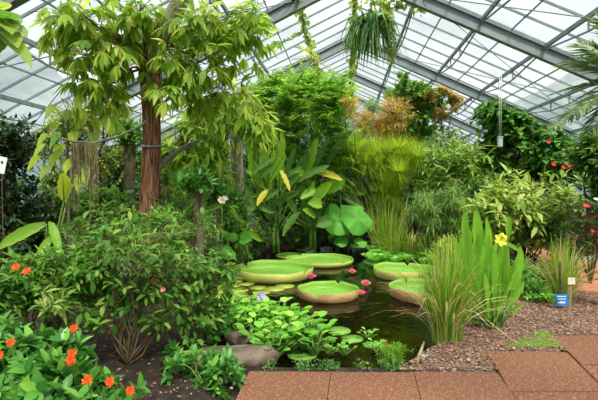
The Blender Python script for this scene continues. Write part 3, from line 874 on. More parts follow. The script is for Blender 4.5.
# rocks
def rock(px, py, wd, ht, dp, lb, seed, zb=None):
    random.seed(seed)
    c = GP(px, py, 0); n, m_ = 16, 10; vv = []
    ph = [rnd(0, 6) for _ in range(6)]
    for j in range(m_ + 1):
        th = math.pi * j / m_
        for i in range(n):
            a = 2 * math.pi * i / n
            r = 1 + .14 * math.sin(2 * a + ph[0]) + .09 * math.sin(3 * a + ph[1] + j * .5) + .05 * math.sin(5 * a + ph[2] + th * 3)
            cz = math.copysign(abs(math.cos(th)) ** .7, math.cos(th))
            vv.append((math.cos(a) * math.sin(th) ** .6 * r * wd, math.sin(a) * math.sin(th) ** .6 * r * dp, cz * ht * (1 + .12 * math.sin(a * 2 + ph[3]))))
    b = Buf(); b.add(np.array(vv) + c, [(j * n + i, j * n + (i + 1) % n, (j + 1) * n + (i + 1) % n, (j + 1) * n + i) for j in range(m_) for i in range(n)])
    tag(b.build('rock', M['rock'], origin=tuple(c)), lb, 'rock')
rock(234, 357, .36, .075, .26, 'broad flat brown rock on the near bank left of the hyacinths', 1)
rock(240, 338, .16, .07, .12, 'smaller pale rock behind the flat bank rock', 9)
rock(297, 243, .28, .16, .25, 'grey brown rock on the far shore left of the lotus', 2)
rock(287, 245, .2, .2, .2, 'darker rock leaning beside the far shore rock', 3)

# ================================================================== PLANTS
def trunk(root, pts, r, mat, name='trunk', seg=12, rough=.12, seed=1):
    random.seed(seed)
    pts = np.array(pts, float); n = 26
    t = np.linspace(0, 1, len(pts)); tt = np.linspace(0, 1, n)
    q = np.column_stack([np.interp(tt, t, pts[:, k]) for k in range(3)])
    for _ in range(2): q[1:-1] = (q[:-2] + q[1:-1] * 2 + q[2:]) / 4
    rr = np.interp(tt, np.linspace(0, 1, len(r)), r) if not np.isscalar(r) else np.full(n, r)
    b = Buf(); tg = unit(np.gradient(q, axis=0)); ref = V(0, 1, .01); a = unit(np.cross(tg, ref)); c = np.cross(tg, a)
    vv = []; ph = [rnd(0, 6) for _ in range(4)]
    for i in range(n):
        for j in range(seg * 2):
            an = math.pi * j / seg
            k = 1 + rough * (math.sin(3 * an + ph[0] + tt[i] * 3) * .5 + math.sin(7 * an + ph[1] + tt[i] * 5) * .35 + (.35 if j % 2 else -.1)) + rnd(-.03, .03)
            vv.append(q[i] + (a[i] * math.cos(an) + c[i] * math.sin(an)) * rr[i] * k)
    m_ = seg * 2
    b.add(vv, [(i * m_ + j, i * m_ + (j + 1) % m_, (i + 1) * m_ + (j + 1) % m_, (i + 1) * m_ + j) for i in range(n - 1) for j in range(m_)] + [tuple((n - 1) * m_ + j for j in range(m_))])
    return b.build(name, M[mat], root)

# ---- background planting (behind everything)
for i, (px, d, ry, top, w_, mt, lb) in enumerate([
    (140, 14, 0, 122, 36, 'dark2', 'dense dark green tree behind the red trunk, far left of the bamboo'),
    (200, 16, 0, 105, 46, 'dark2', 'deep green tree at the back between the red trunk and the bamboo'),
    (275, 17.5, 0, 120, 44, 'dark2', 'dim dark tree right behind the bamboo thicket'),
    (345, 16.5, 0, 138, 34, 'dark', 'dark evergreen bush in the gap right of the bamboo'),
    (400, 17.5, 0, 112, 40, 'dark2', 'deep green tree behind the brush-headed papyrus'),
    (455, 16.5, 0, 124, 44, 'dark2', 'deep green shrub behind the striped ginger'),
    (520, 15, 0, 128, 44, 'dark', 'dark shrub at the foot of the creeper mass')]):
    g = GP(px, 187 + 720 / d, 0); bot = 187 + 720 / d
    shrub('background_tree', lb, 'tree', g, [ell(px, (top + bot) / 2, d, w_, (bot - top) / 2 * .98, 1.3)], 380, T_OVAL, .2, mt, slen=.6, nl=11, nb=8, br=.04, seed=50 + i, inner=.35)

for i, (px, d, y, rx, ry, mt, tm, l_, lb) in enumerate([
    (118, 10.4, 182, 34, 44, 'dark2', T_OVAL, .15, 'deep green bush behind the grey mossy trunk, left of the red trunk'),
    (178, 10.2, 186, 30, 42, 'shrub', T_LANCE, .2, 'mid green bush right behind the red trunk'),
    (216, 11.2, 188, 28, 46, 'dark2', T_OVAL, .16, 'deep green bush between the mossy trunks and the upright banana clump'),
    (62, 8.4, 196, 30, 40, 'shrubfine', T_LANCE, .14, 'olive bush below the broad-leaved sapling'),
    (108, 7.2, 206, 40, 26, 'shrub', T_OVAL, .12, 'low green bush behind the left shrub, under the hanging roots'),
    (178, 6.6, 214, 36, 22, 'shrub', T_LANCE, .12, 'low green bush behind the left shrub, at the foot of the red trunk'),
    (262, 12.6, 180, 30, 50, 'dark2', T_LANCE, .2, 'dark leafy bush behind the upright banana clump'),
    (318, 14.2, 180, 40, 52, 'dark', T_OVAL, .2, 'near-black evergreen bush between bamboo and lotus'),
    (372, 15, 185, 36, 46, 'dark2', T_OVAL, .18, 'dark bush in the shade behind the papyrus stalks'),
    (425, 14, 190, 34, 40, 'dark2', T_LANCE, .2, 'deep green bush behind the umbrella sedge'),
    (233, 9.3, 212, 20, 34, 'shrub', T_LANCE, .18, 'mid green bush hiding the foot of the smooth brown trunk'),
    (478, 11.0, 205, 30, 34, 'dark2', T_LANCE, .16, 'deep green bush between the umbrella sedge and the variegated shrub')]):
    g = P(px, 200, d) * V(1, 1, 0)
    shrub('understory_bush', lb, 'bush', g, [ell(px, y, d, rx, ry, .8), ell(px - rx * .3, y - ry * .5, d, rx * .6, ry * .5, .5), ell(px + rx * .3, y + ry * .4, d, rx * .8, ry * .5, .5)], 230, tm, l_, mt, slen=.4, nl=10, nb=7, br=.02, seed=200 + i, inner=.3)

# ---- bamboo thicket
random.seed(31)
bm = shrub('bamboo', 'tall feathery bright green bamboo thicket in the middle, reaching up to the roof ridge', 'bamboo', P(306, 250, 12.2) * V(1, 1, 0),
      [ell(300, 100, 11.8, 44, 40, 1.0), ell(326, 92, 12, 32, 30, .9), ell(282, 130, 11.9, 32, 40, .9), ell(335, 130, 12, 28, 44, .8), ell(266, 96, 12, 20, 30, .6), ell(262, 135, 12, 16, 30, .6), ell(303, 170, 12.2, 45, 40, .8), ell(290, 84, 12, 22, 22, .7), ell(276, 78, 12, 16, 16, .5), ell(338, 88, 12, 20, 24, .6), ell(312, 74, 12, 22, 16, .6)],
      1750, T_LANCE, .17, 'bamboo', slen=.55, nl=13, up=.45, nb=16, br=.02, seed=31, bark='greenstem', droop=.5, inner=.45, mode='opp', wide=.8)
random.seed(77)
shrub('yellowing_shrub', 'small shrub with yellow and orange plumes leaning off the right side of the bamboo', 'shrub', P(358, 246, 12.9) * V(1, 1, 0) + V(0, 0, 0),
      [ell(352, 104, 12.6, 10, 14, .4), ell(362, 120, 12.6, 12, 14, .4), ell(348, 102, 11.2, 9, 12, .3)], 90, T_NARROW, .14, 'papyruso', slen=.3, nl=16, nb=4, br=.012, seed=77)

# ---- red-barked tree
T0 = P(151, 200, 6.5) * V(1, 1, 0)
rt = thing('red_barked_tree', 'tree with a stringy red brown trunk and drooping hand-shaped leaves', 'tree', T0)
top = P(149, 60, 6.5)
trunk(rt, [T0, T0 + V(-.02, 0, 1.0), P(152, 140, 6.5), P(150, 90, 6.5), top], [.17, .13, .118, .112, .13, .15], 'redbark', rough=.26)
trunk(rt, [top - V(0, 0, .15), P(158, 42, 6.45), P(170, 22, 6.4), P(182, -2, 6.3), P(192, -14, 6.3)], [.15, .13, .12, .11, .09], 'palebark', name='bough', seed=2)
trunk(rt, [top - V(0, 0, .1), P(136, 48, 6.4), P(118, 38, 6.2), P(104, 28, 6.1)], [.1, .065, .05, .03], 'greybark', name='bough', seed=3)
trunk(rt, [P(152, 175, 6.45), P(166, 160, 6.6), P(182, 148, 6.9), P(200, 140, 7.1)], [.05, .04, .035, .02], 'greybark', name='bough', seed=4)
shrub('', '', '', T0, [ell(85, 20, 6.0, 34, 30, .7), ell(75, 52, 6.0, 22, 20, .5), ell(118, 38, 6.0, 34, 34, .6), ell(140, 12, 6.2, 30, 22, .7), ell(102, 82, 6.1, 30, 18, .5), ell(120, 70, 6.0, 20, 16, .4), ell(62, 8, 6.0, 22, 14, .5)],
      54, T_LANCE, .26, 'tree', slen=.45, nl=4, mode='palm', nb=11, br=.016, seed=5, root=rt, trunk=top, wide=.92, inner=.1, up=.1)
shrub('', '', '', T0, [ell(172, 70, 6.1, 24, 32, .6), ell(205, 62, 6.2, 34, 34, .7), ell(205, 20, 6.2, 36, 22, .7), ell(245, 30, 6.4, 28, 22, .7), ell(250, 8, 6.3, 34, 12, .6), ell(215, 95, 6.5, 30, 26, .6)],
      60, T_LANCE, .26, 'tree', slen=.45, nl=4, mode='palm', nb=11, br=.016, seed=6, root=rt, trunk=P(158, 42, 6.45), wide=.92, inner=.1, up=.1)
# strap round the trunk
b = Buf(); a = np.linspace(0, 6.28, 17); cc = P(152, 146, 6.5)
b.tube(np.column_stack([cc[0] + .138 * np.cos(a), cc[1] + .138 * np.sin(a), cc[2] + .02 * np.sin(a)]), .016, 5, cap=False); b.build('tie_strap', M['steel'], rt)

# ---- second tree
T1 = P(236, 200, 10.4) * V(1, 1, 0)
t2 = thing('smooth_trunk_tree', 'tree with a smooth brown trunk left of the banana leaves, crown of long hanging leaves', 'tree', T1)
trunk(t2, [T1, P(238, 190, 10.1), P(236, 150, 9.6), P(237, 118, 9.2), P(232, 95, 8.9)], [.15, .13, .125, .12, .09], 'palebark', seed=7, rough=.06)
shrub('', '', '', T1, [ell(235, 100, 8.4, 32, 24, .7), ell(258, 115, 8.6, 18, 26, .5), ell(200, 118, 8.3, 36, 28, .6), ell(186, 148, 8.2, 26, 28, .5), ell(212, 150, 8.4, 20, 26, .5)], 190, T_LANCE, .27, 'tree', slen=.5, nl=7, droop=.7,
      nb=8, br=.018, seed=8, root=t2, trunk=P(232, 97, 8.9), ldroop=.6, up=0)
# mossy slender trunks
def moss_trunk(px, d, top, w_, lb, seed, name='slender_tree', mat='greybark', ells=None, leafm='shrub'):
    random.seed(seed)
    g = P(px, 200, d) * V(1, 1, 0); r = thing(name, lb, 'tree', g)
    trunk(r, [g, P(px + .6, (187 + 720 / d + top) / 2, d), P(px - .5, top, d)], [w_ / F * d / 2 * 1.2, w_ / F * d / 2, w_ / F * d / 2 * .8], mat, seed=seed, rough=.1)
    shrub('', '', '', g, ells or [ell(px, top - 2, d, 16, 14, .35)], 38, T_OVAL, .15, leafm, slen=.35, nl=8, nb=4, br=.01, seed=seed, root=r, trunk=P(px - .5, top, d))
    b = Buf()
    for i in range(160):
        t = rnd(0, 1); a = rnd(0, 6.28); z0 = P(px, top + 4, d)[2] - t * .7; rr = w_ / F * d / 2
        p = V(g[0] + math.cos(a) * rr, g[1] + math.sin(a) * rr, z0)
        b.tube([p, p + V(math.cos(a) * .03, math.sin(a) * .03, -rnd(.1, .3))], .004, 3, cap=False)
    b.build('hanging_moss', M['hangmoss'], r)
moss_trunk(130, 7.9, 130, 9, 'slender grey mossy trunk just left of the red trunk', 11)
moss_trunk(199, 6.3, 178, 7.5, 'slender brown mossy trunk rising behind the right end of the left shrub', 12, leafm='impatiens', ells=[ell(194, 176, 6.4, 20, 14, .35)])
moss_trunk(215, 7.8, 186, 6.5, 'thin grey trunk between the brown mossy trunk and the pale flower', 13, leafm='impatiens', ells=[ell(214, 188, 7.8, 12, 9, .3)])
moss_trunk(168, 8.6, 150, 7, 'faint grey green trunk seen right behind the red trunk', 14)

# ---- feathery yellow-green tree, far left
shrub('feathery_tree', 'airy yellow green feathery tree under the left roof slope', 'tree', P(78, 200, 9) * V(1, 1, 0),
      [ell(75, 112, 8.8, 34, 26, .8), ell(112, 106, 9, 24, 24, .8), ell(50, 130, 8.6, 14, 20, .5), ell(105, 150, 9, 30, 26, .7)], 260, T_SMALL, .085, 'vine', slen=.6, nl=20, nb=9, br=.025, seed=15, droop=.4, mode='opp')
# ---- broad lime leaved young tree
lg = P(70, 200, 6.3) * V(1, 1, 0)
lt_ = thing('broad_leaved_sapling', 'sapling with large heart-shaped lime leaves left of the red trunk', 'sapling', lg)
b = Buf(); b.tube(curve(lg, P(68, 120, 6.2), wob=.02, n=8), np.linspace(.03, .014, 8), 6); b.build('trunk', M['twig'], lt_)
random.seed(16)
for i, (px, py, lx, mt) in enumerate([(45, 150, -1, 'lime'), (58, 128, -.5, 'lime'), (82, 120, .6, 'lime'), (50, 172, -.8, 'vine'), (62, 150, -.2, 'lime'), (68, 165, .2, 'lime'), (82, 160, .6, 'lime'), (92, 138, 1, 'vine'), (74, 138, .4, 'lime'), (40, 162, -1, 'lime'), (54, 112, -.6, 'vine'), (60, 138, -.6, 'shrub'), (76, 128, .5, 'lime'), (88, 150, .8, 'lime'), (48, 140, -1, 'lime'), (70, 116, .1, 'vine'), (94, 124, 1, 'lime'), (84, 172, .7, 'vine'), (58, 160, -.5, 'lime'), (78, 180, .5, 'lime'), (66, 182, -.1, 'lime')]):
    st = P(68, min(py + 14, 185), 6.2 + rnd(-.1, .1)); p1 = P(px, py - 6, 6.2 + rnd(-.35, .25))
    bigleaf(lt_, st, p1, V(lx * .5, -.5, -.9), rnd(.2, .3), rnd(.12, .17), mt, arch=.1, up=(lx * .4, -1, .5), shape='heart', r=.006)
# ---- hanging roots from a branch
c = P(88, 143, 5)
hr = thing('hanging_moss_curtain', 'curtain of thin brown hanging roots over a branch above the left shrub', 'hanging moss', c)
random.seed(17)
b = Buf(); b.tube(np.array([P(50, 128, 5.4), P(60, 138, 5.2), P(75, 142, 5), P(95, 143, 5), P(118, 136, 5.3), P(140, 126, 5.9), P(150, 118, 6.35)]), .014, 5); b.build('branch', M['greybark'], hr)
for part, xs, n in (('root_strands', (71, 97), 120),):
    b = Buf()
    for i in range(n):
        px = rnd(*xs); p = P(px, 143, 5 + rnd(-.06, .06)); L = rnd(.15, .95) if abs(px - 84) > 6 else rnd(.15, .6)
        b.tube([p, p + V(rnd(-.02, .02), rnd(-.02, .02), -L * .5), p + V(rnd(-.03, .03), rnd(-.03, .03), -L)], [.004, .0035, .0015], 3, cap=False)
    b.build(part, M['hangmoss'], hr)

# ---- dark evergreen wall, left edge
shrub('dark_evergreen', 'dark evergreen shrub with small leathery leaves filling the left edge', 'shrub', P(8, 200, 6.6) * V(1, 1, 0),
      [ell(8, 140, 6.6, 32, 36, .7), ell(-20, 160, 6.5, 44, 60, .8), ell(18, 200, 6.6, 36, 50, .7), ell(5, 235, 6.4, 40, 30, .6), ell(40, 225, 6.8, 24, 36, .5)], 420, T_OVAL, .12, 'dark', slen=.4, nl=11, nb=12, br=.03, seed=18, inner=.4)
# white tag on a stake
tg = thing('plant_tag', 'tilted white tag at the left edge against the dark shrub', 'sign', P(2, 200, 4.6) * V(1, 1, 0))
b = Buf(); q = P(1, 165, 4.6); b.box(q, (.10, .006, .17), (V(.97, 0, -.22), V(0, 1, 0), V(.22, 0, .97))); b.build('plate', M['whitep'], tg, smooth=False)
b = Buf(); b.bar(P(2, 200, 4.62) * V(1, 1, 0), q + V(0, .012, 0), .006, .006, up=(0, 1, 0)); b.build('stake', M['twig'], tg, smooth=False)
b = Buf(); b.tube([q + V(.015, -.006, .03), q + V(.015, -.009, .03)], .014, 8); b.build('brown_mark', M['redstem'], tg)

# ---- big leaved plant, top left corner, close to the camera
cb = V(-1.42, 1.75, 0)
nl_ = thing('overhanging_branch', 'large glossy pointed leaves reaching in at the top left corner', 'tree', cb)
b = Buf(); b.tube(curve(cb, V(-1.38, 1.72, 2.15), wob=.02, n=8), np.linspace(.03, .018, 8), 7); b.tube([V(-1.38, 1.72, 2.1), P(-18, 25, 1.7), P(2, 18, 1.68)], [.016, .012, .008], 6); b.build('trunk', M['greenstem'], nl_)
random.seed(19)
for i, (px, py, ex, ey, L, W, mt) in enumerate([(2, 20, 26, 34, .14, .05, 'vine'), (-4, 26, 18, 44, .16, .055, 'vine'), (0, 22, 14, 10, .1, .05, 'shrub'), (-6, 30, 32, 62, .22, .055, 'vine'),
     (-8, 12, 6, 4, .1, .045, 'vine'), (-10, 30, 4, 46, .13, .05, 'shrub'), (0, 16, 20, 22, .12, .05, 'shrub'), (-12, 20, 2, 30, .12, .05, 'vine'), (-6, 16, 12, 30, .12, .06, 'vine'), (-14, 26, -6, 52, .14, .06, 'shrub')]):
    p = P(px, py, 1.7 + rnd(-.03, .03)); e = P(ex, ey, 1.64 + rnd(-.06, .06))
    bigleaf(nl_, p, p, e - p, max(L, float(np.linalg.norm(e - p))), W * 1.9, mt, arch=.08, shape='lance', r=.003, ruffle=.004)

# ---- banana-like plants behind the pond
def banana(name, lb, base, leaves, seed, cat='banana plant', mat='banana', wk=.85, more=0):
    leaves = list(leaves)
    random.seed(seed + 500)
    for _ in range(more):
        q = random.choice(leaves[:more + 4]); dx, dy = rnd(-22, 22), rnd(-14, 16); sh = rnd(-14, 14)
        leaves.append((q[0] + dx, q[1] + dy, q[2] + dx + sh, q[3] + dy + rnd(0, 12), q[4] + rnd(-.1, .5), q[5], random.choice(['bananad', 'bananad', 'banana'])))
    random.seed(seed)
    root = thing(name, lb, cat, base)
    b = Buf()
    for i in range(3):
        a = i * 2.1; b.tube([base + V(math.cos(a) * .08, math.sin(a) * .05, 0), base + V(math.cos(a) * .05, math.sin(a) * .04, .7)], [.05, .03], 7)
    b.build('stem', M['greenstem'], root)
    for (x0, y0, x1, y1, d, W, mt) in leaves:
        p = P(x0, y0, d); e = P(x1, y1, d - .2); D = e - p
        st = base + V(rnd(-.08, .08), rnd(-.05, .05), .5)
        mdl = np.array([base + V(0, 0, .3), p])
        bigleaf(root, st, p, D, float(np.linalg.norm(D)), W * wk, mt or mat, arch=.16, ruffle=.03, fold=.22, up=(rnd(-1.3, 1.3), -1, .5), r=.014, lab=('yellowed leaf' if mt == 'yellow' else None))
    return root
B0 = P(275, 200, 11.0) * V(1, 1, 0)
banana('banana_plant', 'clump of upright glossy banana leaves left of centre, behind the far shore', B0,
   [(262, 200, 250, 138, 10.8, .34, None), (268, 200, 262, 132, 11.1, .3, None), (272, 195, 276, 138, 10.9, .3, None), (278, 190, 282, 118, 11.2, .3, None), (270, 180, 284, 150, 10.6, .22, None),
    (265, 190, 246, 165, 10.7, .22, None), (285, 185, 296, 140, 11.2, .28, 'bananad'), (282, 190, 300, 168, 10.8, .25, 'bananad'), (258, 210, 244, 180, 10.6, .25, 'bananad'), (268, 190, 257, 203, 10.5, .2, 'yellow'),
    (272, 205, 300, 185, 10.6, .22, 'bananad'), (280, 170, 290, 188, 10.4, .16, 'yellow')], 41, more=14)
B1 = P(312, 200, 11.4) * V(1, 1, 0)
banana('banana_plant', 'banana plant with a yellow-tipped leaf, between the upright clump and the lotus', B1,
   [(308, 175, 318, 130, 11.2, .32, None), (312, 178, 330, 130, 11.4, .3, 'bananad'), (316, 172, 343, 176, 10.9, .22, 'yellow'), (306, 175, 290, 170, 11, .24, None), (300, 212, 283, 232, 10.6, .3, 'bananad'),
    (302, 205, 314, 176, 10.7, .26, None), (296, 215, 286, 195, 10.7, .24, 'bananad'), (318, 200, 332, 178, 10.8, .36, None), (322, 205, 308, 200, 10.7, .36, 'banana'), (300, 180, 302, 150, 11.4, .3, 'bananad'), (315, 190, 300, 196, 10.6, .22, None)], 42, more=12)
B2 = P(350, 200, 12.9) * V(1, 1, 0)
banana('banana_plant', 'banana plant with slanting leaves tucked behind the papyrus stalks', B2,
   [(332, 175, 352, 138, 12.8, .42, None), (345, 165, 372, 150, 12.9, .36, None), (335, 185, 362, 178, 12.7, .36, 'bananad'), (330, 160, 344, 135, 13, .4, 'bananad'), (340, 195, 365, 205, 12.7, .34, 'bananad')], 43, more=5)
# low dark ferny cover on the far shore
for i, (px, d, w_, h_, lb) in enumerate([(250, 10.6, 26, 26, 'low leafy bush on the far shore, left of the rocks'), (290, 12.2, 30, 28, 'dark low bush just behind the far shore rocks'), (328, 12.9, 24, 26, 'dark low bush behind the lotus leaves')]):
    bot = 187 + 720 / d
    shrub('low_bush', lb, 'bush', GP(px, bot, 0), [ell(px, bot - h_ * .75, d, w_, h_ * .75, .5)], 150, T_LANCE, .12, 'dark2', slen=.3, nl=11, nb=6, br=.012, seed=60 + i)
# large-leaved low plants behind the left shrub
B3 = P(224, 200, 8.8) * V(1, 1, 0)
banana('taro_plant', 'low plant with round green leaves between the pale flower and the pond', B3,
   [(225, 238, 236, 230, 8.3, .34, 'lotus'), (240, 240, 252, 236, 8.4, .3, 'lotus'), (232, 250, 224, 256, 8.2, .34, 'lotus'), (228, 232, 216, 226, 8.5, .26, 'banana'), (248, 232, 262, 238, 8.5, .14, 'banana'), (240, 222, 232, 200, 8.6, .22, 'banana'), (222, 225, 205, 212, 8.6, .2, 'bananad')], 44, cat='leafy plant')
shrub('low_bush', 'fine grassy-leaved bush at the waterline beside the large left pad', 'bush', GP(240, 263, 0), [ell(236, 246, 9.2, 20, 17, .4), ell(218, 250, 8.9, 16, 18, .4)], 150, T_NARROW, .12, 'shrub', slen=.3, nl=12, nb=6, seed=66, br=.008)
B4 = P(185, 200, 7.4) * V(1, 1, 0)
banana('ginger_plant', 'clump of arching deep green leaves behind the red trunk and mossy trunk', B4,
   [(180, 215, 168, 185, 7.2, .14, 'bananad'), (185, 215, 182, 175, 7.3, .16, 'banana'), (190, 215, 196, 190, 7.1, .14, 'vine'), (192, 220, 208, 206, 7, .12, 'vine'), (176, 215, 160, 200, 7.1, .13, 'banana'), (186, 210, 190, 165, 7.5, .16, 'bananad'),
    (195, 212, 214, 180, 7.4, .15, 'bananad'), (200, 215, 222, 200, 7.3, .15, 'bananad'), (178, 212, 172, 168, 7.5, .16, 'banana')], 45, cat='leafy plant')
# pale flower
c = P(222, 200, 7.2); fl = thing('pale_orchid_flower', 'single cream and pale orange flower behind the left shrub', 'flower', c * V(1, 1, 0))
b = Buf(); b.tube(curve(c * V(1, 1, 0), c, n=5), .008, 5); b.build('stalk', M['greenstem'], fl)
random.seed(46)
blossom(fl, c, .07, 'white', 6, (.2, -1, .3), cup=.2, heart='orange'); blossom(fl, c + V(.06, 0, .03), .045, 'white', 5, (.4, -1, .3), cup=.3)

# ---- lotus standing in the far water
L0 = GP(348, 250, WZ); lo_ = thing('lotus', 'lotus with round blue green leaves and one pale bud at the far shore', 'lotus', L0)
def shield(root, c, R, tilt, stalk0):
    b = Buf(); n, m_ = 30, 5; U = unit(tilt); X = unit(np.cross(U, V(0, 1, .2))); Y = np.cross(U, X)
    vv = [c]
    for q in range(1, m_ + 1):
        r = q / m_
        for i in range(n):
            a = 2 * math.pi * i / n
            rr = R * r * (1 + .05 * math.sin(3 * a + R * 9) * r)
            h = -.25 * R * r * r + .16 * R * r * math.sin(3 * a + R * 30) + .05 * R * r * math.sin(8 * a)
            vv.append(c + X * math.cos(a) * rr + Y * math.sin(a) * rr + U * h)
    b.add(vv, [(0, 1 + i, 1 + (i + 1) % n) for i in range(n)] + [(1 + k * n + i, 1 + (k + 1) * n + i, 1 + (k + 1) * n + (i + 1) % n, 1 + k * n + (i + 1) % n) for k in range(m_ - 1) for i in range(n)], 0)
    b.tube(np.array([stalk0, (stalk0 + c) / 2 + V(.02, 0, 0), c]), .012, 5, 1)
    b.build('leaf', [M['lotus'], M['greenstem']], root)
random.seed(47)
for px, py, rp, d, tl in [(337, 221, 17, 11.4, (-.35, -1, .55)), (358, 219, 18, 11.3, (.2, -1, .6)), (352, 210, 14, 11.6, (.1, -.8, .9)), (330, 213, 12, 11.7, (-.6, -.8, .4)), (370, 225, 7, 11.5, (.7, -.5, .6)), (341, 240, 9, 11.5, (-.2, -.6, .9)), (361, 241, 8, 11.4, (.2, -.6, .9)), (344, 226, 10, 11.8, (0, -1, .4))]:
    shield(lo_, P(px, py, d), rp / F * d * .85, tl, L0 + V(rnd(-.15, .15), rnd(-.1, .1), -.3))
b = Buf(); b.tube([L0 + V(0, 0, -.3), P(341, 215, 11.4), P(340, 190, 11.4)], .011, 5, 1); q = P(340, 188, 11.4)
b.tube([q - V(0, 0, .05), q - V(0, 0, .02), q + V(0, 0, .04), q + V(0, 0, .09)], [.015, .045, .04, .005], 8, 0); ob = b.build('bud', [M['white'], M['greenstem']], lo_)

# ---- papyrus
def papyrus(lb, base, heads, R, seed, mat='papyrus', name='papyrus', rays=90, stalkm='greenstem', hmat=None, tm=T_THREAD):
    random.seed(seed); root = thing(name, lb, 'papyrus', base)
    for (px, py, d) in heads:
        e = P(px, py, d); s0 = base + V(rnd(-.3, .3), rnd(-.2, .2), 0)
        b = Buf(); b.tube(curve(s0, e, n=7, wob=.02), np.linspace(.016, .009, 7), 4); st = b.build('stalk', M[stalkm], root)
        b = Buf(); LP, LD, LU, LS = [], [], [], []
        ax = unit(e - s0 + V(0, 0, .5))
        for i in range(rays):
            LP.append(e); LD.append(rdir() + ax * .3); LU.append(V(0, 0, 1)); LS.append(R * rnd(.7, 1.1))
        b.inst(tm[0], tm[1], LP, LD, LU, LS)
        um = b.build('umbel', M[hmat or mat], st)
    return root
random.seed(33)
PB = P(388, 200, 12.6) * V(1, 1, 0)
heads = [(rnd(330, 422), rnd(146, 168), rnd(12.2, 13)) for _ in range(36)] + [(rnd(376, 408), rnd(165, 195), rnd(12, 12.8)) for _ in range(6)]
papyrus('tall papyrus with fluffy yellow green heads behind the water lettuce', PB, heads, .58, 34, rays=260)
grass('papyrus_shoots', 'upright grassy shoots at the foot of the papyrus, right of the lotus', P(388, 200, 12.2) * V(1, 1, 0), 230, 1.45, .6, mat='grass', dry=.12, wd=.012, r0=.5, seed=35, cat='shoots', arch=.15)
PC = P(438, 200, 10.6) * V(1, 1, 0)
random.seed(36)
papyrus('umbrella sedge with spoked green heads, right of the papyrus', PC, [(rnd(412, 468), rnd(190, 226), rnd(9.9, 10.8)) for _ in range(54)], .3, 37, mat='sedge', name='umbrella_sedge', rays=30, tm=blade_t(.075, [(.4, 1)], curl=.35))
grass('marsh_grass', 'mixed low grass and reddish stems between papyrus and water lettuce', P(402, 200, 11.6) * V(1, 1, 0), 260, .6, .5, mat='grass', dry=.15, wd=.012, r0=.7, seed=38)

# ---- orange and green trees behind the papyrus
shrub('round_leaved_tree', 'green tree with rounded leaves and a few peach flower plumes, under the right roof slope', 'tree', P(412, 200, 14) * V(1, 1, 0),
      [ell(405, 92, 13.6, 26, 22, .8), ell(425, 105, 13.8, 26, 22, .8), ell(428, 85, 13.8, 16, 14, .6), ell(412, 125, 13.8, 28, 20, .7)], 230, T_ROUND, .14, 'shrub', slen=.45, nl=9, nb=9, br=.03, seed=70)
shrub('bronze_feathery_shrub', 'shrub with a round orange bronze feathery head, left of the round-leaved tree', 'shrub', P(396, 200, 13.2) * V(1, 1, 0),
      [ell(394, 114, 12.8, 19, 22, .5), ell(384, 124, 12.9, 14, 14, .4)], 190, T_NARROW, .17, 'papyruso', slen=.35, nl=15, nb=6, br=.018, seed=71, bark='redstem')
fp = thing('flower_spray_tree', 'thin branching shrub with peach flower plumes beside the round-leaved tree', 'shrub', P(445, 200, 13.4) * V(1, 1, 0))
shrub('', '', '', P(445, 200, 13.4) * V(1, 1, 0), [ell(432, 94, 13.2, 12, 7, .3), ell(448, 84, 13.2, 13, 9, .3), ell(455, 100, 13.2, 9, 16, .3), ell(440, 112, 13.2, 12, 8, .3)], 85, T_SMALL, .13, 'orangeleaf', slen=.3, nl=14, nb=7, br=.015, seed=72, root=fp)
shrub('willowy_tree', 'wispy grey green tree between the bamboo and the bronze shrub', 'tree', P(370, 200, 14) * V(1, 1, 0), [ell(370, 112, 14, 14, 26, .5), ell(362, 138, 14, 18, 18, .5)], 110, T_NARROW, .2, 'sedge', slen=.5, nl=14, nb=6, br=.02, seed=73, droop=.6)

# ---- striped ginger and variegated croton
shrub('striped_ginger', 'tall shrub with long cream-striped leaves, right of the papyrus heads', 'shrub', P(458, 200, 12.6) * V(1, 1, 0),
      [ell(450, 158, 12.2, 32, 24, .7), ell(480, 155, 12.4, 26, 22, .6), ell(440, 178, 12.3, 28, 20, .6), ell(470, 182, 12.2, 36, 24, .6)], 210, T_LANCE, .36, 'ginger', slen=.7, nl=9, nb=12, br=.018, seed=80, up=.5, droop=.3, bark='greenstem', wide=.62)
shrub('variegated_shrub', 'broad shrub of cream and green blotched leaves on the right bank', 'shrub', P(525, 200, 9.6) * V(1, 1, 0),
      [ell(505, 195, 9.3, 32, 24, .7), ell(540, 190, 9.5, 36, 24, .7), ell(560, 200, 9.4, 22, 24, .6), ell(490, 212, 9.2, 26, 24, .6), ell(525, 214, 9.1, 36, 24, .6)], 260, T_LANCE, .26, 'croton', slen=.4, nl=8, nb=14, br=.015, seed=81, up=.3, droop=.35, ldroop=.45, wide=1.1)
shrub('low_yellow_bush', 'low yellowish cushion bush in front of the variegated shrub', 'bush', GP(535, 262, 0), [ell(528, 238, 9.0, 24, 12, .4), ell(548, 234, 9.0, 16, 12, .4)], 120, T_SMALL, .06, 'vine', slen=.2, nl=12, nb=5, seed=82)
shrub('dark_fern_bush', 'deep green fine-leaved bush between the orange walk and the variegated shrub', 'bush', P(575, 200, 8.9) * V(1, 1, 0), [ell(570, 238, 8.6, 26, 22, .5), ell(590, 215, 8.6, 18, 24, .5), ell(550, 222, 8.8, 16, 16, .4)], 170, T_LANCE, .13, 'dark2', slen=.3, nl=11, nb=6, seed=83)
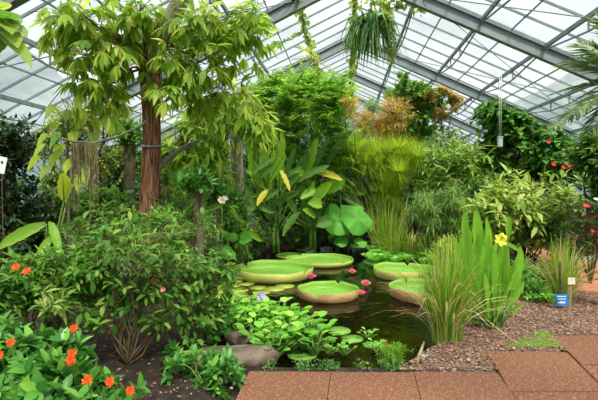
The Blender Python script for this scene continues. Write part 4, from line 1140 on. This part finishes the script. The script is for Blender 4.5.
# ---- creeper
cr = shrub('creeper', 'mass of dark green climbing creeper rising to the right roof slope', 'creeper', P(535, 200, 12.2) * V(1, 1, 0),
      [ell(497, 106, 12.0, 22, 16, .5), ell(520, 122, 12.0, 30, 26, .6), ell(545, 138, 11.8, 30, 26, .6), ell(495, 140, 12.3, 20, 32, .5), ell(565, 160, 11.4, 26, 24, .5), ell(520, 165, 12.4, 44, 26, .6)], 800, T_HEART, .17, 'creeper', slen=.45, nl=9, nb=16, br=.02, seed=84, up=.1, droop=.6, ldroop=.5, inner=.4)
random.seed(85)
for px, py in ((553, 164), (563, 167), (569, 166), (548, 142)):
    blossom(cr[0], P(px, py, 10.9), .06, 'red', 6, (0, -1, .3), wd=1.2)
b = Buf()
for i in range(7):
    e = P(548 + 4 * i, 160 + rnd(0, 8), 10.95); b.tube(curve(P(550 + 3 * i, 175, 11.4), e, n=4), .008, 4)
b.build('flower_stalks', M['twig'], cr[0])
shrub('dark_shrub', 'dark green large-leaved shrub at the right edge under the palm fronds', 'shrub', P(606, 200, 8.2) * V(1, 1, 0),
      [ell(598, 150, 8.1, 24, 24, .5), ell(606, 178, 8.1, 24, 28, .5), ell(585, 148, 8.3, 14, 18, .4)], 170, T_OVAL, .16, 'dark2', slen=.35, nl=9, nb=8, br=.02, seed=86)
# ---- bromeliad at the right edge
bb = P(592, 200, 7.4) * V(1, 1, 0); br_ = thing('bromeliad', 'bromeliads with dark green and red striped straps at the right edge', 'bromeliad', bb)
random.seed(87)
b = Buf()
for (px, py) in ((585, 225), (598, 208), (576, 240), (594, 240), (604, 225)):
    c = P(px, py, 7.3); LP, LD, LU, LS = [], [], [], []
    for i in range(24):
        a = i * 2.4; t = i / 24; LP.append(c); LD.append(V(math.cos(a), math.sin(a), 1.2 - 1.1 * t)); LU.append(V(-math.cos(a), -math.sin(a), 1)); LS.append(rnd(.26, .42))
    b.inst(*blade_t(.16, [(.3, 1), (.7, .8)], curl=.35), LP, LD, LU, LS)
b.build('straps', M['brom'], br_)
b = Buf()
for (px, py) in ((585, 225), (598, 208), (576, 240), (594, 240), (604, 225)): b.tube(curve(bb, P(px, py, 7.3), n=5), .02, 5)
b.build('stems', M['twig'], br_)
blossom(br_, P(586, 207, 7.1), .06, 'red', 7, (0, -.6, 1)); blossom(br_, P(593, 232, 7.1), .05, 'red', 6, (0, -.6, 1)); blossom(br_, P(596, 200, 7.1), .05, 'white', 6, (0, -.6, 1))
# ---- palm at upper right
pb = V(4.25, 5.3, 0); pm = thing('palm', 'palm whose grey green feather fronds reach in at the top right edge', 'palm', pb)
random.seed(88)
trunk(pm, [pb, pb + V(0, 0, 1.4), pb + V(-.05, 0, 2.75)], [.14, .11, .09], 'greybark', seed=88)
pc = pb + V(-.05, 0, 2.75)
for (ex, ey, ed, ar) in [(552, 128, 5.0, .3), (556, 92, 5.3, .25), (566, 62, 5.2, .15), (580, 44, 5.0, .1), (575, 112, 4.8, .35), (590, 130, 5.0, .5), (600, 20, 5.4, .1), (640, 10, 5.6, .2), (700, 90, 5.6, .5), (660, 120, 4.6, .5), (640, 60, 6.3, .3)]:
    e = P(ex, ey, ed); D = e - pc; L = float(np.linalg.norm(D)); D = D + V(0, 0, ar * L)
    b, tb = Buf(), Buf(); frond(b, tb, pc, D, float(np.linalg.norm(D)), .42, n=30, arch=ar * L / float(np.linalg.norm(D)), vee=.45)
    rc = tb.build('frond', M['strawstem'], pm); b.build('leaflets', M['palm'], rc)

# ---- hanging plant and vines on the roof steel
hp = P(372, 34, 9.6); hr2 = G(.62, 9.2, roofz(.62))
hg = thing('hanging_basket_plant', 'dark strap-leaved plant hanging near the roof ridge', 'hanging plant', (hp[0], hp[1], hp[2] - .6))
random.seed(90)
b = Buf()
for i in range(130):
    a = rnd(0, 6.28); o_ = V(math.cos(a), math.sin(a), 0); t = np.linspace(0, 1, 6); S = rnd(.3, .85); H = rnd(.15, .7)
    q = hp + V(rnd(-.08, .08), rnd(-.08, .08), 0) + o_ * (S * t)[:, None]; q[:, 2] += H * np.sin(t * 2.6) * .9 - .7 * t ** 2.4
    sd_ = np.cross(o_, V(0, 0, 1)); ww = .024 * np.array([1, 1.2, 1.2, 1, .7, .1])
    b.add(np.concatenate([q - sd_ * ww[:, None], q + sd_ * ww[:, None]]), [(k, k + 1, k + 7, k + 6) for k in range(5)])
b.build('strap_leaves', M['dark2'], hg)
b = Buf(); b.tube([hp - V(0, 0, .1), hp - V(0, 0, .02), hp + V(0, 0, .05)], [.08, .13, .14], 10); b.build('root_ball', M['redstem'], hg)
b = Buf()
for a in (0, 2.1, 4.2): b.tube([hp + V(.12 * math.cos(a), .12 * math.sin(a), .04), hp + V(0, 0, .45)], .005, 3)
b.tube([hp + V(0, 0, .45), V(hp[0], hp[1], roofz(hp[0] - .24 - .1 * hp[1]))], .005, 3); b.build('wire', M['steel'], hg)
shrub('hanging_fern', 'lime fern dangling just right of the hanging strap-leaved plant', 'fern', P(392, 12, 9.5), [ell(391, 46, 9.5, 8, 17, .25), ell(388, 22, 9.5, 10, 16, .3)], 60, T_SMALL, .07, 'vine', slen=.3, nl=18, nb=4, seed=91, up=-.8, droop=.4, br=.008)
def vine(lb, pts, seed, n=150, ls=.075, spread=.12, mat='vine', tm=T_HEART):
    random.seed(seed); pts = np.array(pts, float)
    root = thing('climbing_vine', lb, 'vine', pts[0])
    seg = np.linspace(0, 1, 40); t = np.linspace(0, 1, len(pts))
    q = np.column_stack([np.interp(seg, t, pts[:, k]) for k in range(3)])
    b = Buf()
    for m_ in range(2):
        ph = rnd(0, 6); w2 = q + np.column_stack([.05 * np.cos(seg * 60 + ph), .02 * np.sin(seg * 40), .05 * np.sin(seg * 60 + ph)]); b.tube(w2, .008, 4)
    b.build('stem', M['greenstem'], root)
    b = Buf(); LP, LD, LU, LS = [], [], [], []
    for i in range(n):
        p = q[random.randrange(40)] + rdir() * rnd(0, spread); LP.append(p); LD.append(rdir() + V(0, 0, -.6)); LU.append(rdir() + V(0, -.6, .5)); LS.append(ls * rnd(.7, 1.3))
    b.inst(tm[0], tm[1], LP, LD, LU, LS); b.build('foliage', M[mat], root)
pz = lambda u, v, dz=-.05: G(u, v, roofz(u) + dz)
vine('vine twisting along the roof purlin left of the ridge', [pz(-1.15, 8.6), pz(-1.15, 10.5), pz(-1.12, 12.6), P(322, 85, 12.6)], 92, 230, .11, .16)
vine('vine creeping along the roof ridge above the hanging plant', [G(0, 9.2, RIDGE - .15), G(0, 12.9, RIDGE - .15), G(-.02, 13.2, RIDGE - .9), G(0, 13.3, 3.6)], 93, 420, .1, .2)
vine('thin vine on a glazing bar at the upper left of the ridge', [P(226, 55, 9.5), P(258, 50, 9.8), P(290, 38, 10.2), P(306, 30, 10.4)], 94, 70, .07, .12)
vine('leafy vine at the top right of the hanging plant', [P(372, 2, 8.8), P(392, 6, 8.9), P(412, 2, 9.1), P(424, 10, 9.4)], 95, 150, .09, .16)
b, tb = Buf(), Buf(); c = P(318, 62, 10.6)
pf = thing('palm_frond', 'loose arching lime frond below the vine left of the ridge', 'frond', c)
for (ex, ey) in ((296, 44), (293, 60), (300, 78), (330, 76)):
    e = P(ex, ey, 10.4); frond(b, tb, c, e - c + V(0, 0, .2), float(np.linalg.norm(e - c)) * 1.1, .3, n=12, arch=.3)
tb.tube([c, P(318, 84, 11.2)], .01, 4)
tb.build('midrib', M['strawstem'], pf); b.build('leaflets', M['vine'], pf)
# cable with grey box
cz = P(500, 142, 10.6); top_ = V(cz[0] , cz[1], roofz(cz[0] - .24 - .1 * cz[1]) - .05)
hb = thing('hanging_box', 'small grey box hanging on two cables in front of the creeper', 'sensor box', cz)
b = Buf(); b.box(cz, (.1, .07, .22)); b.box(cz + V(0, 0, .12), (.12, .09, .02)); b.build('housing', M['greybox'], hb, smooth=False)
b = Buf(); b.tube([cz + V(-.02, 0, .12), V(top_[0] - .03, top_[1], top_[2])], .007, 4); b.tube([cz + V(.02, 0, .12), V(top_[0] + .01, top_[1], top_[2])], .007, 4); b.build('cable', M['whitep'], hb)

# ================================================================== RIGHT BANK
grass('tall_grass', 'tall arching grass clump with straw-coloured blades at the right shore', GP(446, 342, 0), 820, 1.15, .46, mat='tallgrass', dry=.2, wd=.0048, r0=.14, seed=100, arch=.8)
TH = GP(492, 330, 0)
th = thing('canna_clump', 'upright clump of broad bright green blades beside the yellow flower', 'canna', TH)
random.seed(101)
for (x0, y0, x1, y1, d, W, sh) in [(470, 290, 465, 207, 5.3, .12, 'spoon'), (480, 285, 476, 205, 5.2, .13, 'spoon'), (488, 285, 486, 215, 5.1, .14, 'spoon'), (464, 300, 458, 240, 5.2, .12, 'spoon'), (474, 300, 478, 250, 5.0, .15, 'spoon'),
     (500, 300, 506, 240, 5.05, .22, None), (512, 290, 520, 244, 5.2, .17, None), (492, 300, 494, 248, 4.95, .13, 'spoon'), (504, 310, 524, 280, 4.9, .1, 'spoon'), (482, 310, 468, 262, 4.9, .11, 'spoon'), (488, 318, 484, 270, 4.85, .1, 'spoon'),
     (510, 306, 514, 262, 5.3, .16, None), (470, 318, 462, 270, 4.95, .08, 'spoon'), (496, 318, 500, 275, 4.85, .1, 'spoon'), (484, 300, 500, 236, 5.3, .14, 'spoon'), (472, 290, 452, 232, 5.4, .11, 'spoon'), (508, 240, 509, 215, 5.4, .07, 'spoon')]:
    p = P(x0, y0, d); e = P(x1, y1, d - .05); D = e - p
    for jj in range(2):      # a second, shorter blade beside each
        if jj: x0 += rnd(-8, 8); p = P(x0, y0 + rnd(0, 12), d + rnd(-.15, .25)); e = P(x1 + rnd(-8, 12), y1 + rnd(14, 40), d + rnd(-.1, .25)); D = e - p; W *= .8
        bigleaf(th, TH + V((x0 - 490) * .004, rnd(-.08, .08), 0), p, D, float(np.linalg.norm(D)), W, 'canna', arch=.03, up=(rnd(-1.8, 1.8), -1, .1), shape=sh, r=.009, fold=.2, ruffle=.012)
yc = P(499, 241, 5.0); b = Buf(); b.tube(curve(TH, yc, n=5), .008, 5); b.build('flower_stalk', M['greenstem'], th)
random.seed(102)
blossom(th, yc, .085, 'yellowp', 6, (.2, -1, .5), wd=.9); blossom(th, yc + V(.04, 0, .05), .05, 'yellowp', 5, (.5, -.6, .8))
grass('shoreline_shoots', 'short green shoots between the tall grass and the canna clump', GP(478, 322, 0), 160, .75, .22, mat='canna', dry=.08, wd=.012, r0=.24, seed=103, arch=.2, cat='shoots')
grass('reed_grass', 'green and straw bladed grass clump behind the blue sign', GP(562, 303, 0), 260, 1.0, .4, mat='grass', dry=.28, wd=.009, r0=.12, seed=104, arch=.6)
b = Buf(); b.tube(curve(GP(561, 305, 0), P(560, 262, 5.9), n=5, wob=.01), [.02, .018, .016, .014, .01], 6); ob = b.build('old_flower_stem', M['greybark'], bpy.data.objects['reed_grass'])
shrub('pale_herb', 'low pale green herb patch between the canna clump and the reed grass', 'herb', GP(526, 300, 0), [ell(522, 282, 6.4, 18, 16, .3), ell(538, 290, 6.2, 16, 14, .3), ell(530, 268, 6.8, 20, 12, .35)], 150, T_OVAL, .07, 'hyacinth', slen=.18, nl=9, nb=6, br=.006, seed=105, bark='greenstem')
shrub('shore_sedge', 'thin-leaved green bush between the tall grass and the umbrella sedge', 'bush', GP(452, 272, 0), [ell(448, 250, 8.0, 22, 20, .4), ell(470, 255, 8.0, 20, 20, .4)], 170, T_NARROW, .15, 'grass', slen=.35, nl=12, nb=6, br=.007, seed=106, bark='greenstem')
# moss patch
b = Buf(); mp_ = np.array([GP(x, y, 0)[:2] for x, y in [(505, 351), (520, 343), (536, 342), (534, 334), (548, 334), (562, 350.5)]])
random.seed(107); LP, LD, LU, LS = [], [], [], []
lo, hi = mp_.min(0), mp_.max(0)
for i in range(5000):
    q = V(rnd(lo[0], hi[0]), rnd(lo[1], hi[1]))
    if sdist(q[None], mp_)[0] > 0: continue
    LP.append((q[0], q[1], .03)); LD.append(rdir() + V(0, 0, 1.2)); LU.append(V(0, -1, .2)); LS.append(rnd(.012, .025))
b.inst(T_SMALL[0], T_SMALL[1], LP, LD, LU, LS); tag(b.build('moss_patch', M['moss']), 'bright green moss patch against the paving edge', 'moss', kind='stuff')
# signs
def sign(name, lb, cat, px, py, d, wd, ht, mat, text=None, lean=.25, sw=.012, smat='strawstem'):
    c = P(px, py, d); g = V(c[0], c[1] + .03, 0); root = thing(name, lb, cat, g)
    U = unit(V(0, lean, 1)); N_ = unit(V(0, -1, lean))
    b = Buf(); b.box(c, (wd, .006, ht), (V(1, 0, 0), -N_, U)); b.build('plate', M[mat], root, smooth=False)
    b = Buf(); b.bar(g - V(0, 0, .03), c - N_ * .01 - U * (ht * .3), sw, .008, up=(0, 1, 0)); b.build('stake', M[smat], root, smooth=False)
    if text:      # lettering too small to read in the photo: rows of short white strokes
        b = Buf(); random.seed(3)
        for n_, hh, oz in text:
            x = -wd * .36
            for k in range(n_):
                w_ = rnd(.4, 1) * wd * .1; b.box(c + N_ * .0042 + U * oz + V(x + w_ / 2, 0, 0), (w_, .001, hh), (V(1, 0, 0), -N_, U)); x += w_ + wd * .022
        b.build('lettering', M['whitep'], root, smooth=False)
    return root
sign('plant_sign', 'blue plant sign with white lettering in front of the reed grass', 'sign', 562, 300, 5.75, .17, .145, 'blue', [(8, .012, .045), (7, .012, .012), (6, .022, -.03)], smat='greybark')
sign('plant_label', 'blank pale cream square label on a stake, right of the blue sign', 'label', 571.5, 281, 5.55, .09, .085, 'cream', lean=.1, sw=.02)
sign('plant_label', 'small pale blue label stuck in the soil at the foot of the tall grass', 'label', 425.5, 357, 4.25, .09, .055, 'paleblue', [(6, .006, .008), (5, .006, -.008)], lean=.6, smat='steel')
b = Buf(); random.seed(111); LP, LD, LU, LS = [], [], [], []
for i in range(1500):
    q = GP(rnd(262, 415), rnd(362, 372), -.01)
    k_ = math.sin(q[0] * 9) + math.sin(q[0] * 23 + 1)
    if k_ < rnd(-1, .8): continue
    LP.append(q + V(0, 0, rnd(-.01, .03))); LD.append(rdir() + V(0, 0, .7)); LU.append(V(0, -.5, 1)); LS.append(rnd(.012, .028))
b.inst(T_OVAL[0], T_OVAL[1], LP, LD, LU, LS); tag(b.build('ground_cover', M['dark2']), 'tiny creeping green leaves along the front edge of the pond', 'ground cover', kind='stuff')
# small fern by the paving with crimson flowers
shrub('feathery_herb', 'small feathery green herb at the paving edge beside crimson flowers', 'herb', GP(393, 368, 0), [ell(392, 360, 4.15, 17, 9, .14)], 90, T_NARROW, .045, 'moss', slen=.12, nl=14, nb=5, br=.003, seed=110, bark='greenstem')
for px, py, lb in ((387, 347, 'crimson flower standing over the feathery herb'), (271, 356, 'crimson flower poking up at the near edge of the hyacinths')):
    c = P(px, py, 4.5 if px > 300 else 4.2); r_ = thing('crimson_flower', lb, 'flower', c * V(1, 1, 0) + V(0, 0, -.1)); random.seed(px)
    b = Buf(); b.tube([c * V(1, 1, 0) + V(0, 0, -.1), c], .004, 4); b.build('stalk', M['redstem'], r_); blossom(r_, c, .035, 'crimson', 6, (0, -.5, 1), rings=2)
# broken dry stem at the shore
b = Buf(); b.tube(curve(GP(417, 362, 0), P(424, 342, 4.6), n=4), [.02, .018, .014, .01], 6); b.tube(curve(GP(432, 360, 0), P(441, 338, 4.6), n=4), [.006, .005, .005, .003], 4)
tag(b.build('dry_stem', M['strawstem'], origin=tuple(GP(417, 362, 0))), 'broken straw-coloured stem beside the pale blue label', 'dry stem')

# ================================================================== LEFT FOREGROUND
S0 = P(128, 365, 4.0) * V(1, 1, 0)
ls_ = shrub('leafy_shrub', 'large leafy shrub of many thin stems filling the left bank', 'shrub', S0,
      [ell(110, 245, 4.3, 52, 32, .5), ell(165, 245, 4.4, 46, 32, .5), ell(200, 270, 4.5, 30, 38, .4), ell(140, 285, 4.2, 60, 34, .4), ell(85, 280, 4.2, 40, 38, .4), ell(196, 308, 4.4, 34, 26, .35), ell(225, 262, 4.8, 16, 30, .3), ell(150, 215, 4.8, 60, 14, .4), ell(95, 312, 3.95, 26, 16, .25), ell(160, 314, 4.1, 22, 12, .2)],
      540, T_OVAL, .098, 'shrub', slen=.3, nl=7, nb=10, br=.006, seed=120, up=.4, inner=.2, ldroop=.45, bark='redstem', wide=.95)
ls2 = shrub('', '', '', S0, [ell(100, 232, 4.5, 50, 22, .4), ell(170, 228, 4.6, 50, 20, .4), ell(140, 255, 4.1, 70, 24, .4)], 190, T_NARROW, .075, 'shrubfine', slen=.2, nl=11, nb=8, br=.005, seed=121, root=ls_[0], bark='twig', crown='fine_foliage')
shrub('leafy_shrub', 'upright leafy shrub behind the orange flowers at the left edge', 'shrub', P(40, 360, 3.9) * V(1, 1, 0),
      [ell(30, 270, 3.9, 38, 30, .4), ell(10, 290, 3.7, 34, 30, .35), ell(70, 262, 4.1, 34, 28, .35)], 190, T_LANCE, .12, 'shrub', slen=.26, nl=9, nb=10, br=.006, seed=122, up=.5, bark='twig', ldroop=.35)
banana('arching_leaf_plant', 'plant with one long arching pale green leaf over the left shrub', P(48, 200, 4.9) * V(1, 1, 0),
       [(46, 224, -4, 242, 4.7, .15, 'banana'), (50, 222, 60, 250, 4.6, .11, 'banana'), (64, 200, 62, 166, 4.9, .18, 'lime'), (66, 205, 74, 178, 4.9, .11, 'vine'), (58, 232, 76, 218, 4.7, .09, 'bananad'), (52, 236, 36, 258, 4.6, .1, 'banana')], 48, cat='leafy plant')
shrub('variegated_herb', 'spindly herb with pale-edged pointed leaves right of the orange flowers', 'herb', GP(62, 350, 0), [ell(58, 300, 3.7, 16, 14, .2), ell(46, 282, 3.8, 12, 12, .2)], 26, T_LANCE, .11, 'ginger', slen=.2, nl=7, nb=4, br=.005, seed=123)
shrub('small_bush', 'small glossy bush on dark soil left of the flat rock', 'bush', GP(205, 390, 0), [ell(205, 362, 3.75, 38, 16, .22), ell(222, 376, 3.6, 22, 12, .2), ell(182, 352, 3.9, 20, 12, .2)], 80, T_OVAL, .095, 'impatiens', slen=.16, nl=8, nb=7, br=.005, seed=124, mode='ros', bark='greenstem')
shrub('small_bush', 'low leafy plant at the water edge left of the hyacinth mat', 'bush', GP(214, 338, 0), [ell(214, 322, 4.7, 20, 18, .25), ell(224, 306, 5.0, 16, 14, .25)], 60, T_OVAL, .08, 'impatiens', slen=.16, nl=8, nb=5, br=.005, seed=125)
fo = shrub('orange_flowering_plant', 'leafy plant with bright orange flowers in the lower left corner', 'flowering plant', V(-1.55, 2.75, 0),
      [ell(30, 372, 2.75, 60, 38, .35), ell(10, 340, 2.9, 34, 24, .3), ell(75, 384, 2.7, 44, 22, .3), ell(-30, 380, 2.7, 50, 50, .4), ell(110, 398, 2.65, 30, 10, .2), ell(50, 345, 3.0, 36, 14, .25)],
      250, T_OVAL, .108, 'impatiens', slen=.17, nl=9, nb=14, br=.006, seed=126, mode='ros', bark='greenstem', ldroop=.1, wide=1.1)
random.seed(127)
for px, py, d in [(13, 343, 2.6), (75, 329, 2.75), (73, 354, 2.5), (88, 380, 2.4), (111, 382, 2.45), (132, 391, 2.4), (1, 356, 2.5), (71, 361, 2.48)]:
    c = P(px, py, d); up_ = (rnd(-.4, .4), -.9, rnd(.3, .8))
    f = blossom(fo[0], c, .032, 'orange', 9, up_, wd=.6, cup=.3, rings=3)
    b = Buf(); b.tube(curve(c + V(rnd(-.03, .03), .08, -.2), c, n=4), .0035, 4); b.build('flower_stalk', M['greenstem'], fo[0])
rf = bpy.data.objects['leafy_shrub.001']
for px, py, d in [(17, 268, 3.35), (28, 272, 3.35)]:
    blossom(rf, P(px, py, d), .04, 'orange', 7, (0, -.8, .6), wd=.6, rings=2)
    b = Buf(); b.tube(curve(P(px + 2, py + 18, d + .15), P(px, py, d), n=4), .004, 4); b.build('flower_stalk', M['greenstem'], rf)
blossom(ls_[0], P(163, 290, 3.85), .025, 'pink', 5, (0, -.8, .6))
# bare stems and a white tag on the dark soil
tgr = thing('bare_stem', 'single upright bare reddish stem on the dark soil', 'stem', GP(131, 358, 0))
b = Buf(); b.tube(curve(GP(131, 358, 0), P(129, 306, 4.2), n=6, wob=.006), .009, 5); b.build('cane', M['redstem'], tgr)
wt = thing('plant_label', 'tiny white label stuck in the dark soil below the left shrub', 'label', GP(131, 364, 0)); q = GP(131, 364, 0)
b = Buf(); b.box(q + V(0, 0, .045), (.018, .003, .07)); b.box(q + V(0, 0, 0), (.008, .003, .05)); b.build('plate', M['whitep'], wt, smooth=False)
